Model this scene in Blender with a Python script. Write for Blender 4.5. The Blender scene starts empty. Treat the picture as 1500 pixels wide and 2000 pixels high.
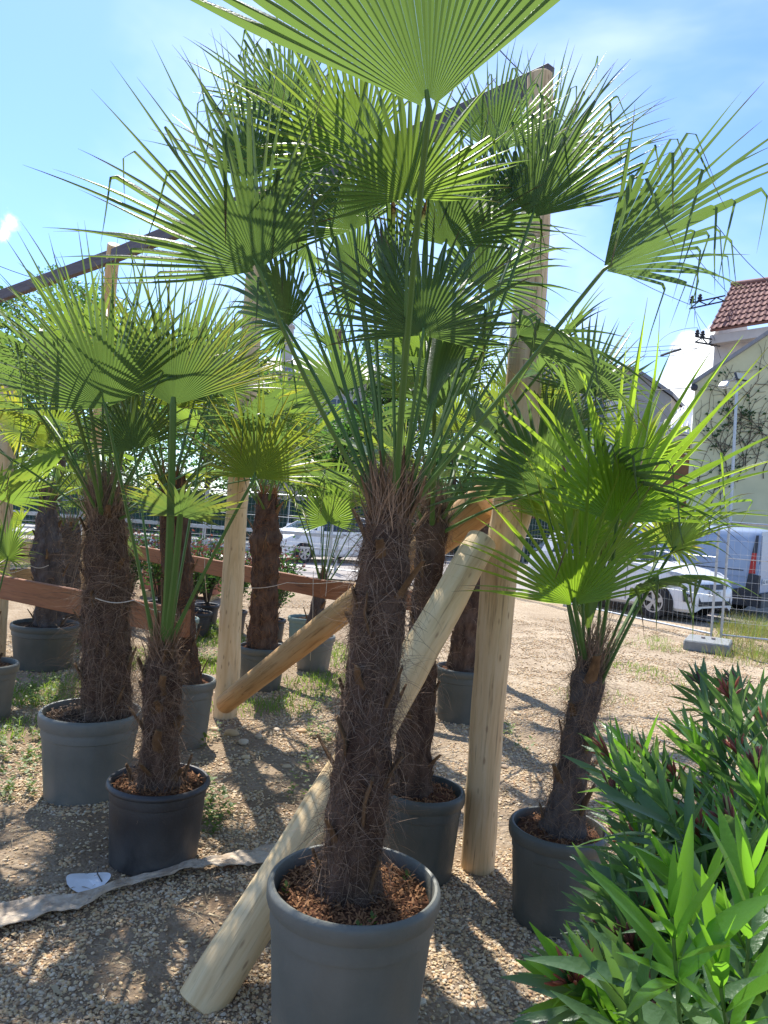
import bpy, math, random
import numpy as np
from mathutils import Vector, Matrix, noise

rad = math.radians
S = bpy.context.scene
COL = S.collection
rng = random.Random(11)

# ------------------------------------------------------------------ camera
F = 1450.0; ROLL = rad(4.3); CH = 1.7
cr, sr = math.cos(ROLL), math.sin(ROLL)
cam_d = bpy.data.cameras.new('camera'); cam = bpy.data.objects.new('camera', cam_d); COL.objects.link(cam)
cam_d.sensor_fit = 'VERTICAL'; cam_d.sensor_height = 36; cam_d.sensor_width = 27
cam_d.lens = 36 * F / 2000; cam_d.clip_start = 0.05; cam_d.clip_end = 2000
cam.matrix_world = Matrix(((cr, -sr, 0, 0), (0, 0, -1, 0), (sr, cr, 0, CH), (0, 0, 0, 1)))
S.camera = cam

# ------------------------------------------------------------------ sky, sun, exposure
SUN_EL, SUN_AZ = rad(56), rad(-19)          # azimuth from +Y towards +X
w = bpy.data.worlds.new('World'); S.world = w; w.use_nodes = True
nt = w.node_tree; nt.nodes.clear()
def N(nt, t, **k):
    n = nt.nodes.new(t)
    for a, b in k.items(): setattr(n, a, b)
    return n
sky = N(nt, 'ShaderNodeTexSky', sky_type='NISHITA', sun_disc=False)
sky.sun_elevation = SUN_EL; sky.sun_rotation = SUN_AZ; sky.air_density = 1.0; sky.dust_density = 0.3; sky.ozone_density = 2.0
tc = N(nt, 'ShaderNodeTexCoord')
def mathn(nt, op, a, b=None, c=None, clamp=False):
    n = N(nt, 'ShaderNodeMath', operation=op); n.use_clamp = clamp
    for i, v in enumerate((a, b, c)):
        if v is None: continue
        if isinstance(v, (int, float)): n.inputs[i].default_value = v
        else: nt.links.new(v, n.inputs[i])
    return n.outputs[0]
def dirmask(px, py, r_in, r_out, warp):
    u, v = px - 750, py - 1000
    d = Vector(((u * cr + v * sr) / F, 1, (u * sr - v * cr) / F)).normalized()
    n = N(nt, 'ShaderNodeVectorMath', operation='DISTANCE'); nt.links.new(warp, n.inputs[0]); n.inputs[1].default_value = d
    m = N(nt, 'ShaderNodeMapRange', interpolation_type='SMOOTHSTEP'); nt.links.new(n.outputs['Value'], m.inputs[0])
    m.inputs[1].default_value = r_out; m.inputs[2].default_value = r_in; m.inputs[3].default_value = 0; m.inputs[4].default_value = 1
    return m.outputs[0]
nz = N(nt, 'ShaderNodeTexNoise'); nz.inputs['Scale'].default_value = 26; nz.inputs['Detail'].default_value = 6; nz.inputs['Roughness'].default_value = .55
nt.links.new(tc.outputs['Generated'], nz.inputs['Vector'])
wv = N(nt, 'ShaderNodeVectorMath', operation='MULTIPLY_ADD')
sub = N(nt, 'ShaderNodeVectorMath', operation='SUBTRACT'); nt.links.new(nz.outputs['Color'], sub.inputs[0]); sub.inputs[1].default_value = (.5, .5, .5)
nt.links.new(sub.outputs[0], wv.inputs[0]); wv.inputs[1].default_value = (.05, .05, .05); nt.links.new(tc.outputs['Generated'], wv.inputs[2])
big = None
for px, py, ri, ro in [(1375, 705, .030, .044), (1340, 765, .030, .044), (1305, 800, .018, .036), (1400, 800, .03, .05), (1300, 830, .02, .035), (10, 452, .000, .014), (24, 434, -.002, .013), (1440, 740, .03, .05)]:
    m = dirmask(px, py, ri, ro, wv.outputs[0])
    big = m if big is None else mathn(nt, 'MAXIMUM', big, m)
mp = N(nt, 'ShaderNodeMapping'); mp.inputs['Scale'].default_value = (1.0, 1.0, 2.2); mp.inputs['Location'].default_value = (3.1, .7, .3)
nt.links.new(tc.outputs['Generated'], mp.inputs['Vector'])
n2 = N(nt, 'ShaderNodeTexNoise'); n2.inputs['Scale'].default_value = 2.3; n2.inputs['Detail'].default_value = 5; n2.inputs['Roughness'].default_value = .5; n2.inputs['Distortion'].default_value = .3
nt.links.new(mp.outputs[0], n2.inputs['Vector'])
m2 = N(nt, 'ShaderNodeMapRange', interpolation_type='SMOOTHSTEP'); nt.links.new(n2.outputs[0], m2.inputs[0])
m2.inputs[1].default_value = .42; m2.inputs[2].default_value = .75; m2.inputs[4].default_value = .34
cirrus = m2.outputs[0]
cl = mathn(nt, 'MAXIMUM', big, cirrus)
tint = N(nt, 'ShaderNodeMix', data_type='RGBA', blend_type='MULTIPLY'); tint.inputs[0].default_value = 1
nt.links.new(sky.outputs[0], tint.inputs[6]); tint.inputs[7].default_value = (.82, 1.00, 1.28, 1)
mx = N(nt, 'ShaderNodeMix', data_type='RGBA'); nt.links.new(cl, mx.inputs[0]); nt.links.new(tint.outputs[2], mx.inputs[6])
mx.inputs[7].default_value = (8.6, 9.0, 9.4, 1)
bg = N(nt, 'ShaderNodeBackground'); bg.inputs[1].default_value = 0.098
nt.links.new(mx.outputs[2], bg.inputs[0])
wo = N(nt, 'ShaderNodeOutputWorld'); nt.links.new(bg.outputs[0], wo.inputs[0])

sd = bpy.data.lights.new('sun', 'SUN'); sd.energy = 4.0; sd.angle = rad(.5); sd.color = (1, .955, .88)
sun = bpy.data.objects.new('sun', sd); COL.objects.link(sun)
sdir = Vector((math.sin(SUN_AZ) * math.cos(SUN_EL), math.cos(SUN_AZ) * math.cos(SUN_EL), math.sin(SUN_EL)))
sun.rotation_euler = sdir.to_track_quat('Z', 'Y').to_euler()
S.view_settings.view_transform = 'Standard'; S.view_settings.look = 'None'; S.view_settings.gamma = 1
S.view_settings.exposure = 1.12; S.view_settings.use_curve_mapping = False
S.render.engine = 'CYCLES'
S.cycles.max_bounces = 8; S.cycles.transparent_max_bounces = 8; S.cycles.diffuse_bounces = 4; S.cycles.transmission_bounces = 5

# ------------------------------------------------------------------ helpers
def P(px, py, d):
    u, v = px - 750, py - 1000
    return Vector(((u * cr + v * sr) / F * d, d, CH + (u * sr - v * cr) / F * d))
def G(px, py, z=0.0):
    u, v = px - 750, py - 1000
    d = (CH - z) * F / -(u * sr - v * cr)
    return Vector(((u * cr + v * sr) / F * d, d, z))
def V(*a): return Vector(a)

class MB:
    def __init__(s): s.v = []; s.f = []; s.c = []; s.smooth = True
    def add(s, vs, fs, c=None):
        o = len(s.v); s.v.extend([tuple(p) for p in vs]); s.f.extend([tuple(i + o for i in f) for f in fs])
        if c is None: c = (0, 0, 0, 1)
        if isinstance(c, tuple): s.c.extend([c] * len(vs))
        else: s.c.extend(c)
    def box(s, c, size, M=None, col=None, bev=0.0):
        c = Vector(c); hx, hy, hz = [a / 2 for a in size]
        M = M or Matrix.Identity(3)
        if bev <= 0:
            vs = [c + M @ Vector((x * hx, y * hy, z * hz)) for x in (-1, 1) for y in (-1, 1) for z in (-1, 1)]
            s.add(vs, [(0, 1, 3, 2), (4, 6, 7, 5), (0, 4, 5, 1), (2, 3, 7, 6), (0, 2, 6, 4), (1, 5, 7, 3)], col)
        else:   # chamfered along the four long edges and both caps
            b = min(bev, hx * .9, hy * .9, hz * .9); vs = []; fs = []
            lv = [(-hz, b), (-hz + b, 0), (hz - b, 0), (hz, b)]
            for z, i in lv:
                for x, y in ((hx - b, hy - i), (hx - i, hy - b), (hx - i, -hy + b), (hx - b, -hy + i), (-hx + b, -hy + i), (-hx + i, -hy + b), (-hx + i, hy - b), (-hx + b, hy - i)):
                    vs.append(c + M @ Vector((x, y, z)))
            for r in range(3):
                for k in range(8):
                    a = r * 8 + k; b2 = r * 8 + (k + 1) % 8; fs.append((a, a + 8, b2 + 8, b2))
            fs.append(tuple(range(8))); fs.append(tuple(reversed(range(24, 32))))
            s.add(vs, fs, col)
    def tube(s, pts, rads, n=8, caps=True, col=None, flat=1.0):
        pts = [Vector(p) for p in pts]
        if not isinstance(rads, (list, tuple)): rads = [rads] * len(pts)
        vs = []; fs = []; ref = None
        for i, p in enumerate(pts):
            t = (pts[min(i + 1, len(pts) - 1)] - pts[max(i - 1, 0)]).normalized()
            if ref is None:
                ref = Vector((0, 0, 1)) if abs(t.z) < .9 else Vector((1, 0, 0))
                a = t.cross(ref).normalized()
            else: a = (a - t * a.dot(t)).normalized()
            b = t.cross(a)
            for k in range(n):
                th = 2 * math.pi * k / n
                vs.append(p + (a * math.cos(th) + b * math.sin(th) * flat) * rads[i])
        for i in range(len(pts) - 1):
            for k in range(n):
                fs.append((i * n + k, i * n + (k + 1) % n, (i + 1) * n + (k + 1) % n, (i + 1) * n + k))
        if caps: fs.append(tuple(reversed(range(n)))); fs.append(tuple(range((len(pts) - 1) * n, len(pts) * n)))
        if isinstance(col, list): col = [c for c in col for _ in range(n)]
        s.add(vs, fs, col)
    def lathe(s, prof, n=48, c=(0, 0, 0), col=None):
        c = Vector(c); vs = []; fs = []
        for r, z in prof:
            for k in range(n):
                th = 2 * math.pi * k / n; vs.append(c + Vector((r * math.cos(th), r * math.sin(th), z)))
        for i in range(len(prof) - 1):
            for k in range(n):
                fs.append((i * n + k, i * n + (k + 1) % n, (i + 1) * n + (k + 1) % n, (i + 1) * n + k))
        s.add(vs, fs, col)
    def quad(s, a, b, c, d, col=None): s.add([a, b, c, d], [(0, 1, 2, 3)], col)
    def prism(s, poly, off, col=None):
        n = len(poly); off = Vector(off); vs = [Vector(p) for p in poly] + [Vector(p) + off for p in poly]
        fs = [tuple(range(n)), tuple(reversed(range(n, 2 * n)))] + [(i, i + n, (i + 1) % n + n, (i + 1) % n) for i in range(n)]
        s.add(vs, fs, col)
    def mesh(s, name, mat):
        me = bpy.data.meshes.new(name); me.from_pydata(s.v, [], s.f)
        at = me.color_attributes.new('vc', 'FLOAT_COLOR', 'POINT')
        at.data.foreach_set('color', np.array(s.c, dtype=np.float32).ravel())
        if mat is not None: me.materials.append(mat)
        if s.smooth:
            me.polygons.foreach_set('use_smooth', [True] * len(me.polygons))
        me.update(); return me
    def build(s, name, mat, parent=None, loc=None, smooth=None, **props):
        if smooth is not None: s.smooth = smooth
        if loc is not None:
            L = Vector(loc); s.v = [(p[0] - L.x, p[1] - L.y, p[2] - L.z) for p in s.v]
        o = bpy.data.objects.new(name, s.mesh(name, mat)); COL.objects.link(o)
        if s.smooth:
            try:
                o.data.set_sharp_from_angle(angle=rad(38))
            except Exception: pass
        if parent is not None: o.parent = parent
        if loc is not None and parent is None: o.location = loc
        for k, vv in props.items(): o[k] = vv
        return o

def tag(o, label, cat, group=None):
    o['label'] = label; o['category'] = cat
    if group: o['group'] = group
    return o
def empty(name, loc, label=None, cat=None, group=None):
    o = bpy.data.objects.new(name, None); COL.objects.link(o); o.location = loc; o.empty_display_size = .1
    if label: tag(o, label, cat, group)
    return o
def put(name, me, parent, M):
    o = bpy.data.objects.new(name, me); COL.objects.link(o); o.parent = parent; o.matrix_local = M; return o

# ------------------------------------------------------------------ materials
def ramp(nt, fac, stops):
    r = N(nt, 'ShaderNodeValToRGB'); e = r.color_ramp.elements
    while len(e) > len(stops): e.remove(e[-1])
    while len(e) < len(stops): e.new(.5)
    for i, (p, c) in enumerate(stops): e[i].position = p; e[i].color = (*c, 1)
    nt.links.new(fac, r.inputs[0]); return r.outputs[0]
def noise_n(nt, vec, scale, detail=4, rough=.55, dist=0, stretch=None):
    if stretch:
        m = N(nt, 'ShaderNodeMapping'); m.inputs['Scale'].default_value = stretch; nt.links.new(vec, m.inputs['Vector']); vec = m.outputs[0]
    n = N(nt, 'ShaderNodeTexNoise'); n.inputs['Scale'].default_value = scale; n.inputs['Detail'].default_value = detail
    n.inputs['Roughness'].default_value = rough; n.inputs['Distortion'].default_value = dist
    nt.links.new(vec, n.inputs['Vector']); return n.outputs[0]
def mixc(nt, fac, a, b, bt='MIX'):
    m = N(nt, 'ShaderNodeMix', data_type='RGBA', blend_type=bt)
    for i, v in ((0, fac), (6, a), (7, b)):
        if isinstance(v, (int, float)): m.inputs[i].default_value = v
        elif isinstance(v, tuple): m.inputs[i].default_value = (*v, 1)
        else: nt.links.new(v, m.inputs[i])
    return m.outputs[2]
def base_mat(name):
    m = bpy.data.materials.new(name); m.use_nodes = True; nt = m.node_tree
    b = nt.nodes['Principled BSDF']; tc = N(nt, 'ShaderNodeTexCoord'); return m, nt, b, tc.outputs['Object']
def simple(name, c1, c2=None, scale=8, rough=.6, bump=0, bscale=60, metal=0, stretch=None, detail=5, spec=.5, stops=None):
    m, nt, b, vec = base_mat(name); c2 = c2 or tuple(x * .75 for x in c1)
    n = noise_n(nt, vec, scale, detail, .6, .2, stretch)
    col = ramp(nt, n, stops or [(.3, c2), (.7, c1)]); nt.links.new(col, b.inputs['Base Color'])
    b.inputs['Roughness'].default_value = rough; b.inputs['Metallic'].default_value = metal
    b.inputs['Specular IOR Level'].default_value = spec
    if bump:
        n2 = noise_n(nt, vec, bscale, 4, .6, 0, stretch); bp = N(nt, 'ShaderNodeBump'); bp.inputs['Strength'].default_value = bump; bp.inputs['Distance'].default_value = .01
        nt.links.new(n2, bp.inputs['Height']); nt.links.new(bp.outputs[0], b.inputs['Normal'])
    return m
def vattr(nt):
    a = N(nt, 'ShaderNodeAttribute', attribute_name='vc'); sp = N(nt, 'ShaderNodeSeparateColor'); nt.links.new(a.outputs['Color'], sp.inputs[0])
    return sp.outputs[0], sp.outputs[1], sp.outputs[2]

def leaf_mat(name, dark, light, trans, transfac=.5, rough=.36, tipbrown=True):
    m, nt, b, vec = base_mat(name); t, r, y = vattr(nt)
    oi = N(nt, 'ShaderNodeObjectInfo')
    n = noise_n(nt, vec, 9, 4)
    f = mathn(nt, 'MULTIPLY_ADD', r, .5, mathn(nt, 'MULTIPLY', n, .5))
    f = mathn(nt, 'MULTIPLY_ADD', oi.outputs['Random'], .5, mathn(nt, 'MULTIPLY_ADD', f, .8, -.15), clamp=True)
    col = mixc(nt, f, dark, light)
    tr = mixc(nt, f, tuple(x * .75 for x in trans), trans)
    # yellowing, strongest towards the segment ends
    n3 = noise_n(nt, vec, 22, 3)
    yf = mathn(nt, 'MULTIPLY', y, mathn(nt, 'SMOOTH_MIN', mathn(nt, 'MULTIPLY_ADD', t, 1.6, -.35), 1, .1), clamp=True)
    yf = mathn(nt, 'MULTIPLY', yf, mathn(nt, 'MULTIPLY_ADD', n3, 1.6, -.1), clamp=True)
    col = mixc(nt, yf, col, (.40, .34, .04)); tr = mixc(nt, yf, tr, (.72, .62, .05))
    if tipbrown:
        tb = mathn(nt, 'MULTIPLY', mathn(nt, 'MULTIPLY_ADD', t, 9, mathn(nt, 'MULTIPLY_ADD', r, -1.6, -6.9), clamp=True), mathn(nt, 'LESS_THAN', r, .75))
        col = mixc(nt, tb, col, (.13, .08, .04)); tr = mixc(nt, tb, tr, (.10, .06, .03))
    nt.links.new(col, b.inputs['Base Color']); b.inputs['Roughness'].default_value = rough
    b.inputs['Specular IOR Level'].default_value = .55
    # fine parallel veins
    tl = N(nt, 'ShaderNodeBsdfTranslucent'); nt.links.new(tr, tl.inputs[0])
    ms = N(nt, 'ShaderNodeMixShader'); ms.inputs[0].default_value = transfac
    out = nt.nodes['Material Output']
    nt.links.new(b.outputs[0], ms.inputs[1]); nt.links.new(tl.outputs[0], ms.inputs[2]); nt.links.new(ms.outputs[0], out.inputs[0])
    bp = N(nt, 'ShaderNodeBump'); bp.inputs['Strength'].default_value = .25; bp.inputs['Distance'].default_value = .004
    nt.links.new(noise_n(nt, vec, 140, 2), bp.inputs['Height']); nt.links.new(bp.outputs[0], b.inputs['Normal'])
    return m
M_PALM = leaf_mat('palm_leaf', (.034, .070, .040), (.085, .135, .050), (.21, .34, .065), .47)
M_PALM2 = leaf_mat('palm_leaf_bright', (.040, .085, .036), (.088, .150, .048), (.31, .47, .060), .51)
M_PALML = leaf_mat('palm_leaf_lime', (.045, .11, .022), (.10, .19, .032), (.42, .66, .045), .56)
M_PALMY = leaf_mat('palm_leaf_yellowish', (.055, .095, .025), (.12, .165, .035), (.38, .50, .05), .50)
M_OLE = leaf_mat('oleander_leaf', (.038, .088, .040), (.080, .155, .055), (.22, .42, .07), .37, .38, False)
M_OLEN = leaf_mat('oleander_young_leaf', (.045, .14, .015), (.09, .22, .025), (.28, .62, .04), .5, .34, False)
M_TREE = leaf_mat('tree_leaf', (.020, .060, .015), (.06, .14, .025), (.16, .36, .05), .45, .5, False)
M_HEDGE = leaf_mat('hedge_leaf', (.012, .040, .012), (.035, .09, .018), (.10, .24, .04), .4, .5, False)
M_GRASS = leaf_mat('grass_blade', (.045, .11, .016), (.13, .20, .03), (.30, .45, .05), .5, .5, False)
M_DRYGRASS = leaf_mat('dry_grass_blade', (.12, .13, .03), (.32, .27, .10), (.4, .36, .1), .4, .6, False)

def bicol(name, ca, cb, rough=.8, bump=0, bscale=80, stretch=None):
    m, nt, b, vec = base_mat(name); t, r, y = vattr(nt)
    n = noise_n(nt, vec, 14, 4, .6, .2, stretch)
    f = mathn(nt, 'MULTIPLY_ADD', r, .65, mathn(nt, 'MULTIPLY', n, .45), clamp=True)
    nt.links.new(mixc(nt, f, ca, cb), b.inputs['Base Color']); b.inputs['Roughness'].default_value = rough
    b.inputs['Specular IOR Level'].default_value = .25
    if bump:
        bp = N(nt, 'ShaderNodeBump'); bp.inputs['Strength'].default_value = bump; bp.inputs['Distance'].default_value = .02
        nt.links.new(noise_n(nt, vec, bscale, 5, .7, .4, stretch), bp.inputs['Height']); nt.links.new(bp.outputs[0], b.inputs['Normal'])
    return m
M_PET = bicol('petiole', (.05, .12, .03), (.11, .19, .045), .45)
M_HAIR = bicol('palm_fibre_hair', (.070, .042, .028), (.40, .27, .175), .8)
M_HAIRR = bicol('palm_fibre_red', (.12, .045, .018), (.34, .17, .07), .8)
M_TRUNK = simple('palm_trunk_fibre', (.145, .092, .064), (.036, .022, .017), 22, .95, .9, 70, stretch=(1, 1, .35), detail=8, spec=.1)
M_TRUNKG = simple('palm_trunk_grey', (.15, .125, .11), (.045, .035, .032), 22, .95, .9, 70, stretch=(1, 1, .35), detail=8, spec=.1)
M_STUB = simple('dry_leaf_base', (.20, .12, .06), (.07, .04, .02), 30, .9, .4, 120, stretch=(1, 1, .3), spec=.2)

def pot_mat(name, c, dust):
    m, nt, b, vec = base_mat(name)
    n = noise_n(nt, vec, 5, 6, .65, .4); n2 = noise_n(nt, vec, 30, 4, .6, 0, (1, 1, .12))
    f = mathn(nt, 'MULTIPLY_ADD', n, .9, mathn(nt, 'MULTIPLY_ADD', n2, .5, -.25), clamp=True)
    # dust gathers low on the wall
    sx = N(nt, 'ShaderNodeSeparateXYZ'); nt.links.new(vec, sx.inputs[0])
    low = mathn(nt, 'MULTIPLY_ADD', sx.outputs[2], -3.6, .85, clamp=True)
    col = mixc(nt, mathn(nt, 'MULTIPLY', f, 1.0, clamp=True), c, tuple(x * 1.35 + .01 for x in c))
    col = mixc(nt, mathn(nt, 'MULTIPLY', mathn(nt, 'ADD', low, .22), mathn(nt, 'MULTIPLY_ADD', n, 2.2, -.6, clamp=True), clamp=True), col, dust)
    nt.links.new(col, b.inputs['Base Color'])
    nt.links.new(mathn(nt, 'MULTIPLY_ADD', f, .25, .38), b.inputs['Roughness'])
    bp = N(nt, 'ShaderNodeBump'); bp.inputs['Strength'].default_value = .12; bp.inputs['Distance'].default_value = .01
    nt.links.new(noise_n(nt, vec, 90, 3), bp.inputs['Height']); nt.links.new(bp.outputs[0], b.inputs['Normal'])
    return m
M_POTG = pot_mat('pot_grey_plastic', (.092, .098, .084), (.22, .19, .15))
M_POTD = pot_mat('pot_dark_grey_plastic', (.040, .048, .042), (.14, .12, .09))
M_POTB = pot_mat('pot_black_plastic', (.010, .010, .011), (.10, .09, .08))
M_POTT = pot_mat('pot_green_grey_plastic', (.11, .17, .15), (.22, .2, .16))
M_SOIL = simple('bark_soil', (.17, .075, .038), (.035, .020, .014), 45, .95, 1.0, 90, detail=8, spec=.1)
M_SOILD = simple('dark_soil', (.09, .055, .035), (.022, .016, .012), 45, .95, 1.0, 90, detail=8, spec=.1)

def wood(name, a, b_, c, knots=True):
    m, nt, b, vec = base_mat(name)
    n = noise_n(nt, vec, 7, 6, .6, .6, (3.2, 3.2, .35)); col = ramp(nt, n, [(.25, b_), (.5, a), (.78, c)])
    n2 = noise_n(nt, vec, 60, 4, .6, .2, (1, 1, .05)); col = mixc(nt, mathn(nt, 'MULTIPLY_ADD', n2, 4.5, -2.5, clamp=True), col, tuple(x * .45 for x in b_))
    if knots:
        vo = N(nt, 'ShaderNodeTexVoronoi'); mpp = N(nt, 'ShaderNodeMapping'); mpp.inputs['Scale'].default_value = (5, 5, 1.6); nt.links.new(vec, mpp.inputs[0]); nt.links.new(mpp.outputs[0], vo.inputs['Vector'])
        k = mathn(nt, 'MULTIPLY_ADD', vo.outputs['Distance'], -9, 1.7, clamp=True)
        col = mixc(nt, mathn(nt, 'MULTIPLY', k, .6), col, (.20, .10, .045))
    nt.links.new(col, b.inputs['Base Color']); b.inputs['Roughness'].default_value = .72
    bp = N(nt, 'ShaderNodeBump'); bp.inputs['Strength'].default_value = .35; bp.inputs['Distance'].default_value = .01
    nt.links.new(n2, bp.inputs['Height']); nt.links.new(bp.outputs[0], b.inputs['Normal']); return m
M_LOG = wood('peeled_log', (.64, .47, .26), (.50, .33, .16), (.70, .56, .36))
M_LOGP = wood('pale_log', (.66, .48, .25), (.50, .32, .14), (.72, .57, .34))
M_LOGO = wood('orange_log', (.48, .29, .12), (.38, .20, .075), (.52, .36, .19))
M_BEAM = wood('brown_stained_beam', (.27, .105, .04), (.19, .07, .028), (.32, .14, .06), False)
M_TOPB = wood('dark_stained_beam', (.10, .085, .095), (.065, .055, .06), (.13, .11, .115), False)
M_PLANK = wood('new_plank', (.52, .34, .15), (.42, .25, .10), (.6, .44, .24), False)
M_ROPE = simple('twine', (.55, .50, .42), (.38, .33, .26), 60, .9)
M_WPAINT = simple('white_car_paint', (.78, .79, .80), (.72, .73, .75), 3, .22)
M_SPAINT = simple('silver_blue_van_paint', (.30, .38, .50), (.27, .34, .46), 3, .3)
M_BLACK = simple('black_rubber', (.02, .02, .022), (.012, .012, .012), 12, .7)
M_DKPL = simple('dark_bumper_plastic', (.035, .04, .05), (.025, .028, .035), 12, .55)
M_RIM = simple('alloy_rim', (.5, .5, .52), (.4, .4, .42), 10, .35, metal=.6)
M_GLASSD = simple('car_glass', (.03, .045, .06), (.02, .03, .04), 4, .06)
M_GLASSB = simple('window_glass', (.10, .13, .16), (.05, .07, .09), 3, .08)
M_LAMPG = simple('headlight_glass', (.55, .58, .6), (.3, .32, .35), 20, .1)
M_RED = simple('tail_light_red', (.45, .02, .02), (.3, .012, .012), 20, .2)
M_PLATE = simple('number_plate_white', (.75, .75, .74), (.68, .68, .67), 20, .5)
M_INK = simple('plate_ink', (.03, .03, .03), (.02, .02, .02), 20, .6)
M_GALV = simple('galvanised_steel', (.50, .52, .53), (.36, .38, .40), 25, .42, metal=.7)
M_RUST = simple('rusty_steel', (.42, .36, .33), (.28, .18, .13), 10, .6, metal=.4)
M_CONC = simple('grey_concrete', (.26, .27, .26), (.17, .18, .18), 12, .9, .3, 60)
M_GREENW = simple('green_render', (.58, .58, .37), (.46, .47, .30), 1.1, .9, .15, 40, detail=8)
M_CREAM = simple('cream_render', (.62, .55, .49), (.52, .46, .42), 2, .9, .15, 40, detail=8)
M_GREYW = simple('grey_render', (.42, .41, .38), (.33, .32, .30), 1.2, .9, .15, 40, detail=8)
M_TERRA = simple('terracotta_render', (.42, .17, .095), (.32, .12, .07), 1.5, .9, .1, 40, detail=8)
M_BROWNW = simple('brown_render', (.20, .11, .07), (.15, .08, .05), 2, .9, .1, 40)
M_TILE = simple('clay_roof_tile', (.27, .13, .105), (.17, .08, .068), 5, .85, .3, 30)
M_WTRIM = simple('white_trim', (.66, .66, .66), (.55, .55, .55), 5, .6)
M_GRROOF = simple('grey_roof_sheet', (.24, .25, .27), (.17, .18, .20), 5, .6)
M_CHIM = simple('chimney_brick', (.26, .15, .11), (.17, .10, .08), 14, .9, .5, 30)
M_FAB = simple('dirty_white_fleece', (.62, .57, .50), (.33, .27, .22), 9, .9, .5, 60, detail=8, stops=[(.32, (.24, .17, .11)), (.5, (.46, .37, .27)), (.85, (.60, .51, .40))])
M_PAPER = simple('white_paper', (.70, .70, .70), (.62, .62, .62), 12, .7)
M_NET = simple('dark_green_netting', (.015, .055, .04), (.010, .035, .028), 6, .8)
M_WIRE = simple('cable_black', (.03, .035, .045), (.02, .022, .03), 12, .6)
M_REDF = bicol('oleander_bud', (.16, .03, .022), (.34, .10, .06), .55)
M_PURP = bicol('dark_bud', (.09, .03, .03), (.18, .07, .06), .55)
M_REDLEAF = leaf_mat('red_shrub_leaf', (.08, .03, .025), (.20, .075, .055), (.28, .09, .06), .4, .4, False)
M_STRAW = bicol('straw_litter', (.16, .11, .06), (.45, .36, .22), .8)
M_ASPH = simple('pale_worn_asphalt', (.36, .32, .29), (.27, .245, .225), 1.1, .95, .3, 120, detail=9)
M_KERB = simple('kerb_concrete', (.42, .41, .38), (.32, .31, .29), 6, .9, .3, 60)
M_VINE = simple('vine_stem', (.10, .075, .05), (.05, .04, .03), 20, .9)
M_LED = simple('floodlight_lens', (.55, .56, .45), (.48, .48, .38), 20, .3)

# ------------------------------------------------------------------ ground
def hgt(x, y):
    if y > 22 or abs(x) > 12 or y < 0: return 0.0
    k = min(1, (22 - y) / 4, (12 - abs(x)) / 3, y / 1.0)
    return k * (.030 * noise.noise(Vector((x * .9, y * .9, 1.3))) + .014 * noise.noise(Vector((x * 3.1, y * 3.1, 4.3))) + .006 * noise.noise(Vector((x * 9, y * 9, 8))))
def ground():
    xs = list(np.concatenate([np.linspace(-500, -16, 10), np.arange(-15, -4, .5), np.arange(-4, 4, .07), np.arange(4, 14, .4), np.linspace(16, 500, 10)]))
    ys = list(np.concatenate([np.linspace(-300, -4, 8), np.arange(-3, 1.8, .5), np.arange(1.8, 8, .07), np.arange(8, 24, .35), np.linspace(26, 900, 14)]))
    nx = len(xs); vs = [(x, y, hgt(x, y)) for y in ys for x in xs]
    fs = [(j * nx + i, j * nx + i + 1, (j + 1) * nx + i + 1, (j + 1) * nx + i) for j in range(len(ys) - 1) for i in range(nx - 1)]
    m, nt, b, vec = base_mat('gravel_ground')
    n1 = noise_n(nt, vec, 1.1, 6, .6, .4); n2 = noise_n(nt, vec, 60, 5, .7); n3 = noise_n(nt, vec, .45, 4)
    vo = N(nt, 'ShaderNodeTexVoronoi'); vo.inputs['Scale'].default_value = 55; nt.links.new(vec, vo.inputs['Vector'])
    sp = N(nt, 'ShaderNodeSeparateColor'); nt.links.new(vo.outputs['Color'], sp.inputs[0])
    stone = ramp(nt, sp.outputs[0], [(0, (.30, .22, .14)), (.4, (.46, .36, .24)), (.7, (.55, .45, .32)), (1, (.38, .30, .22))])
    soil = ramp(nt, n2, [(.3, (.13, .085, .055)), (.7, (.27, .19, .115))])
    sx = N(nt, 'ShaderNodeSeparateXYZ'); nt.links.new(vec, sx.inputs[0])
    far = mathn(nt, 'MULTIPLY_ADD', sx.outputs[1], .25, -1.1, clamp=True)
    fx = mathn(nt, 'MULTIPLY_ADD', sx.outputs[0], .5, .3, clamp=True)
    f = mathn(nt, 'MULTIPLY_ADD', n1, 1.8, mathn(nt, 'MULTIPLY_ADD', far, .35, mathn(nt, 'MULTIPLY_ADD', fx, .35, -.75)), clamp=True)
    col = mixc(nt, f, soil, stone)
    col = mixc(nt, mathn(nt, 'MULTIPLY', mathn(nt, 'MULTIPLY_ADD', n2, 2, -.9, clamp=True), .5), col, (.16, .11, .075))
    nt.links.new(col, b.inputs['Base Color']); b.inputs['Roughness'].default_value = .95; b.inputs['Specular IOR Level'].default_value = .15
    bp = N(nt, 'ShaderNodeBump'); bp.inputs['Strength'].default_value = .8; bp.inputs['Distance'].default_value = .012
    nt.links.new(mathn(nt, 'SUBTRACT', n2, vo.outputs['Distance']), bp.inputs['Height']); nt.links.new(bp.outputs[0], b.inputs['Normal'])
    mb = MB(); mb.v = vs; mb.f = fs; mb.c = [(0, 0, 0, 1)] * len(vs)
    mb.build('ground', m, kind='structure')
ground()
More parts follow.
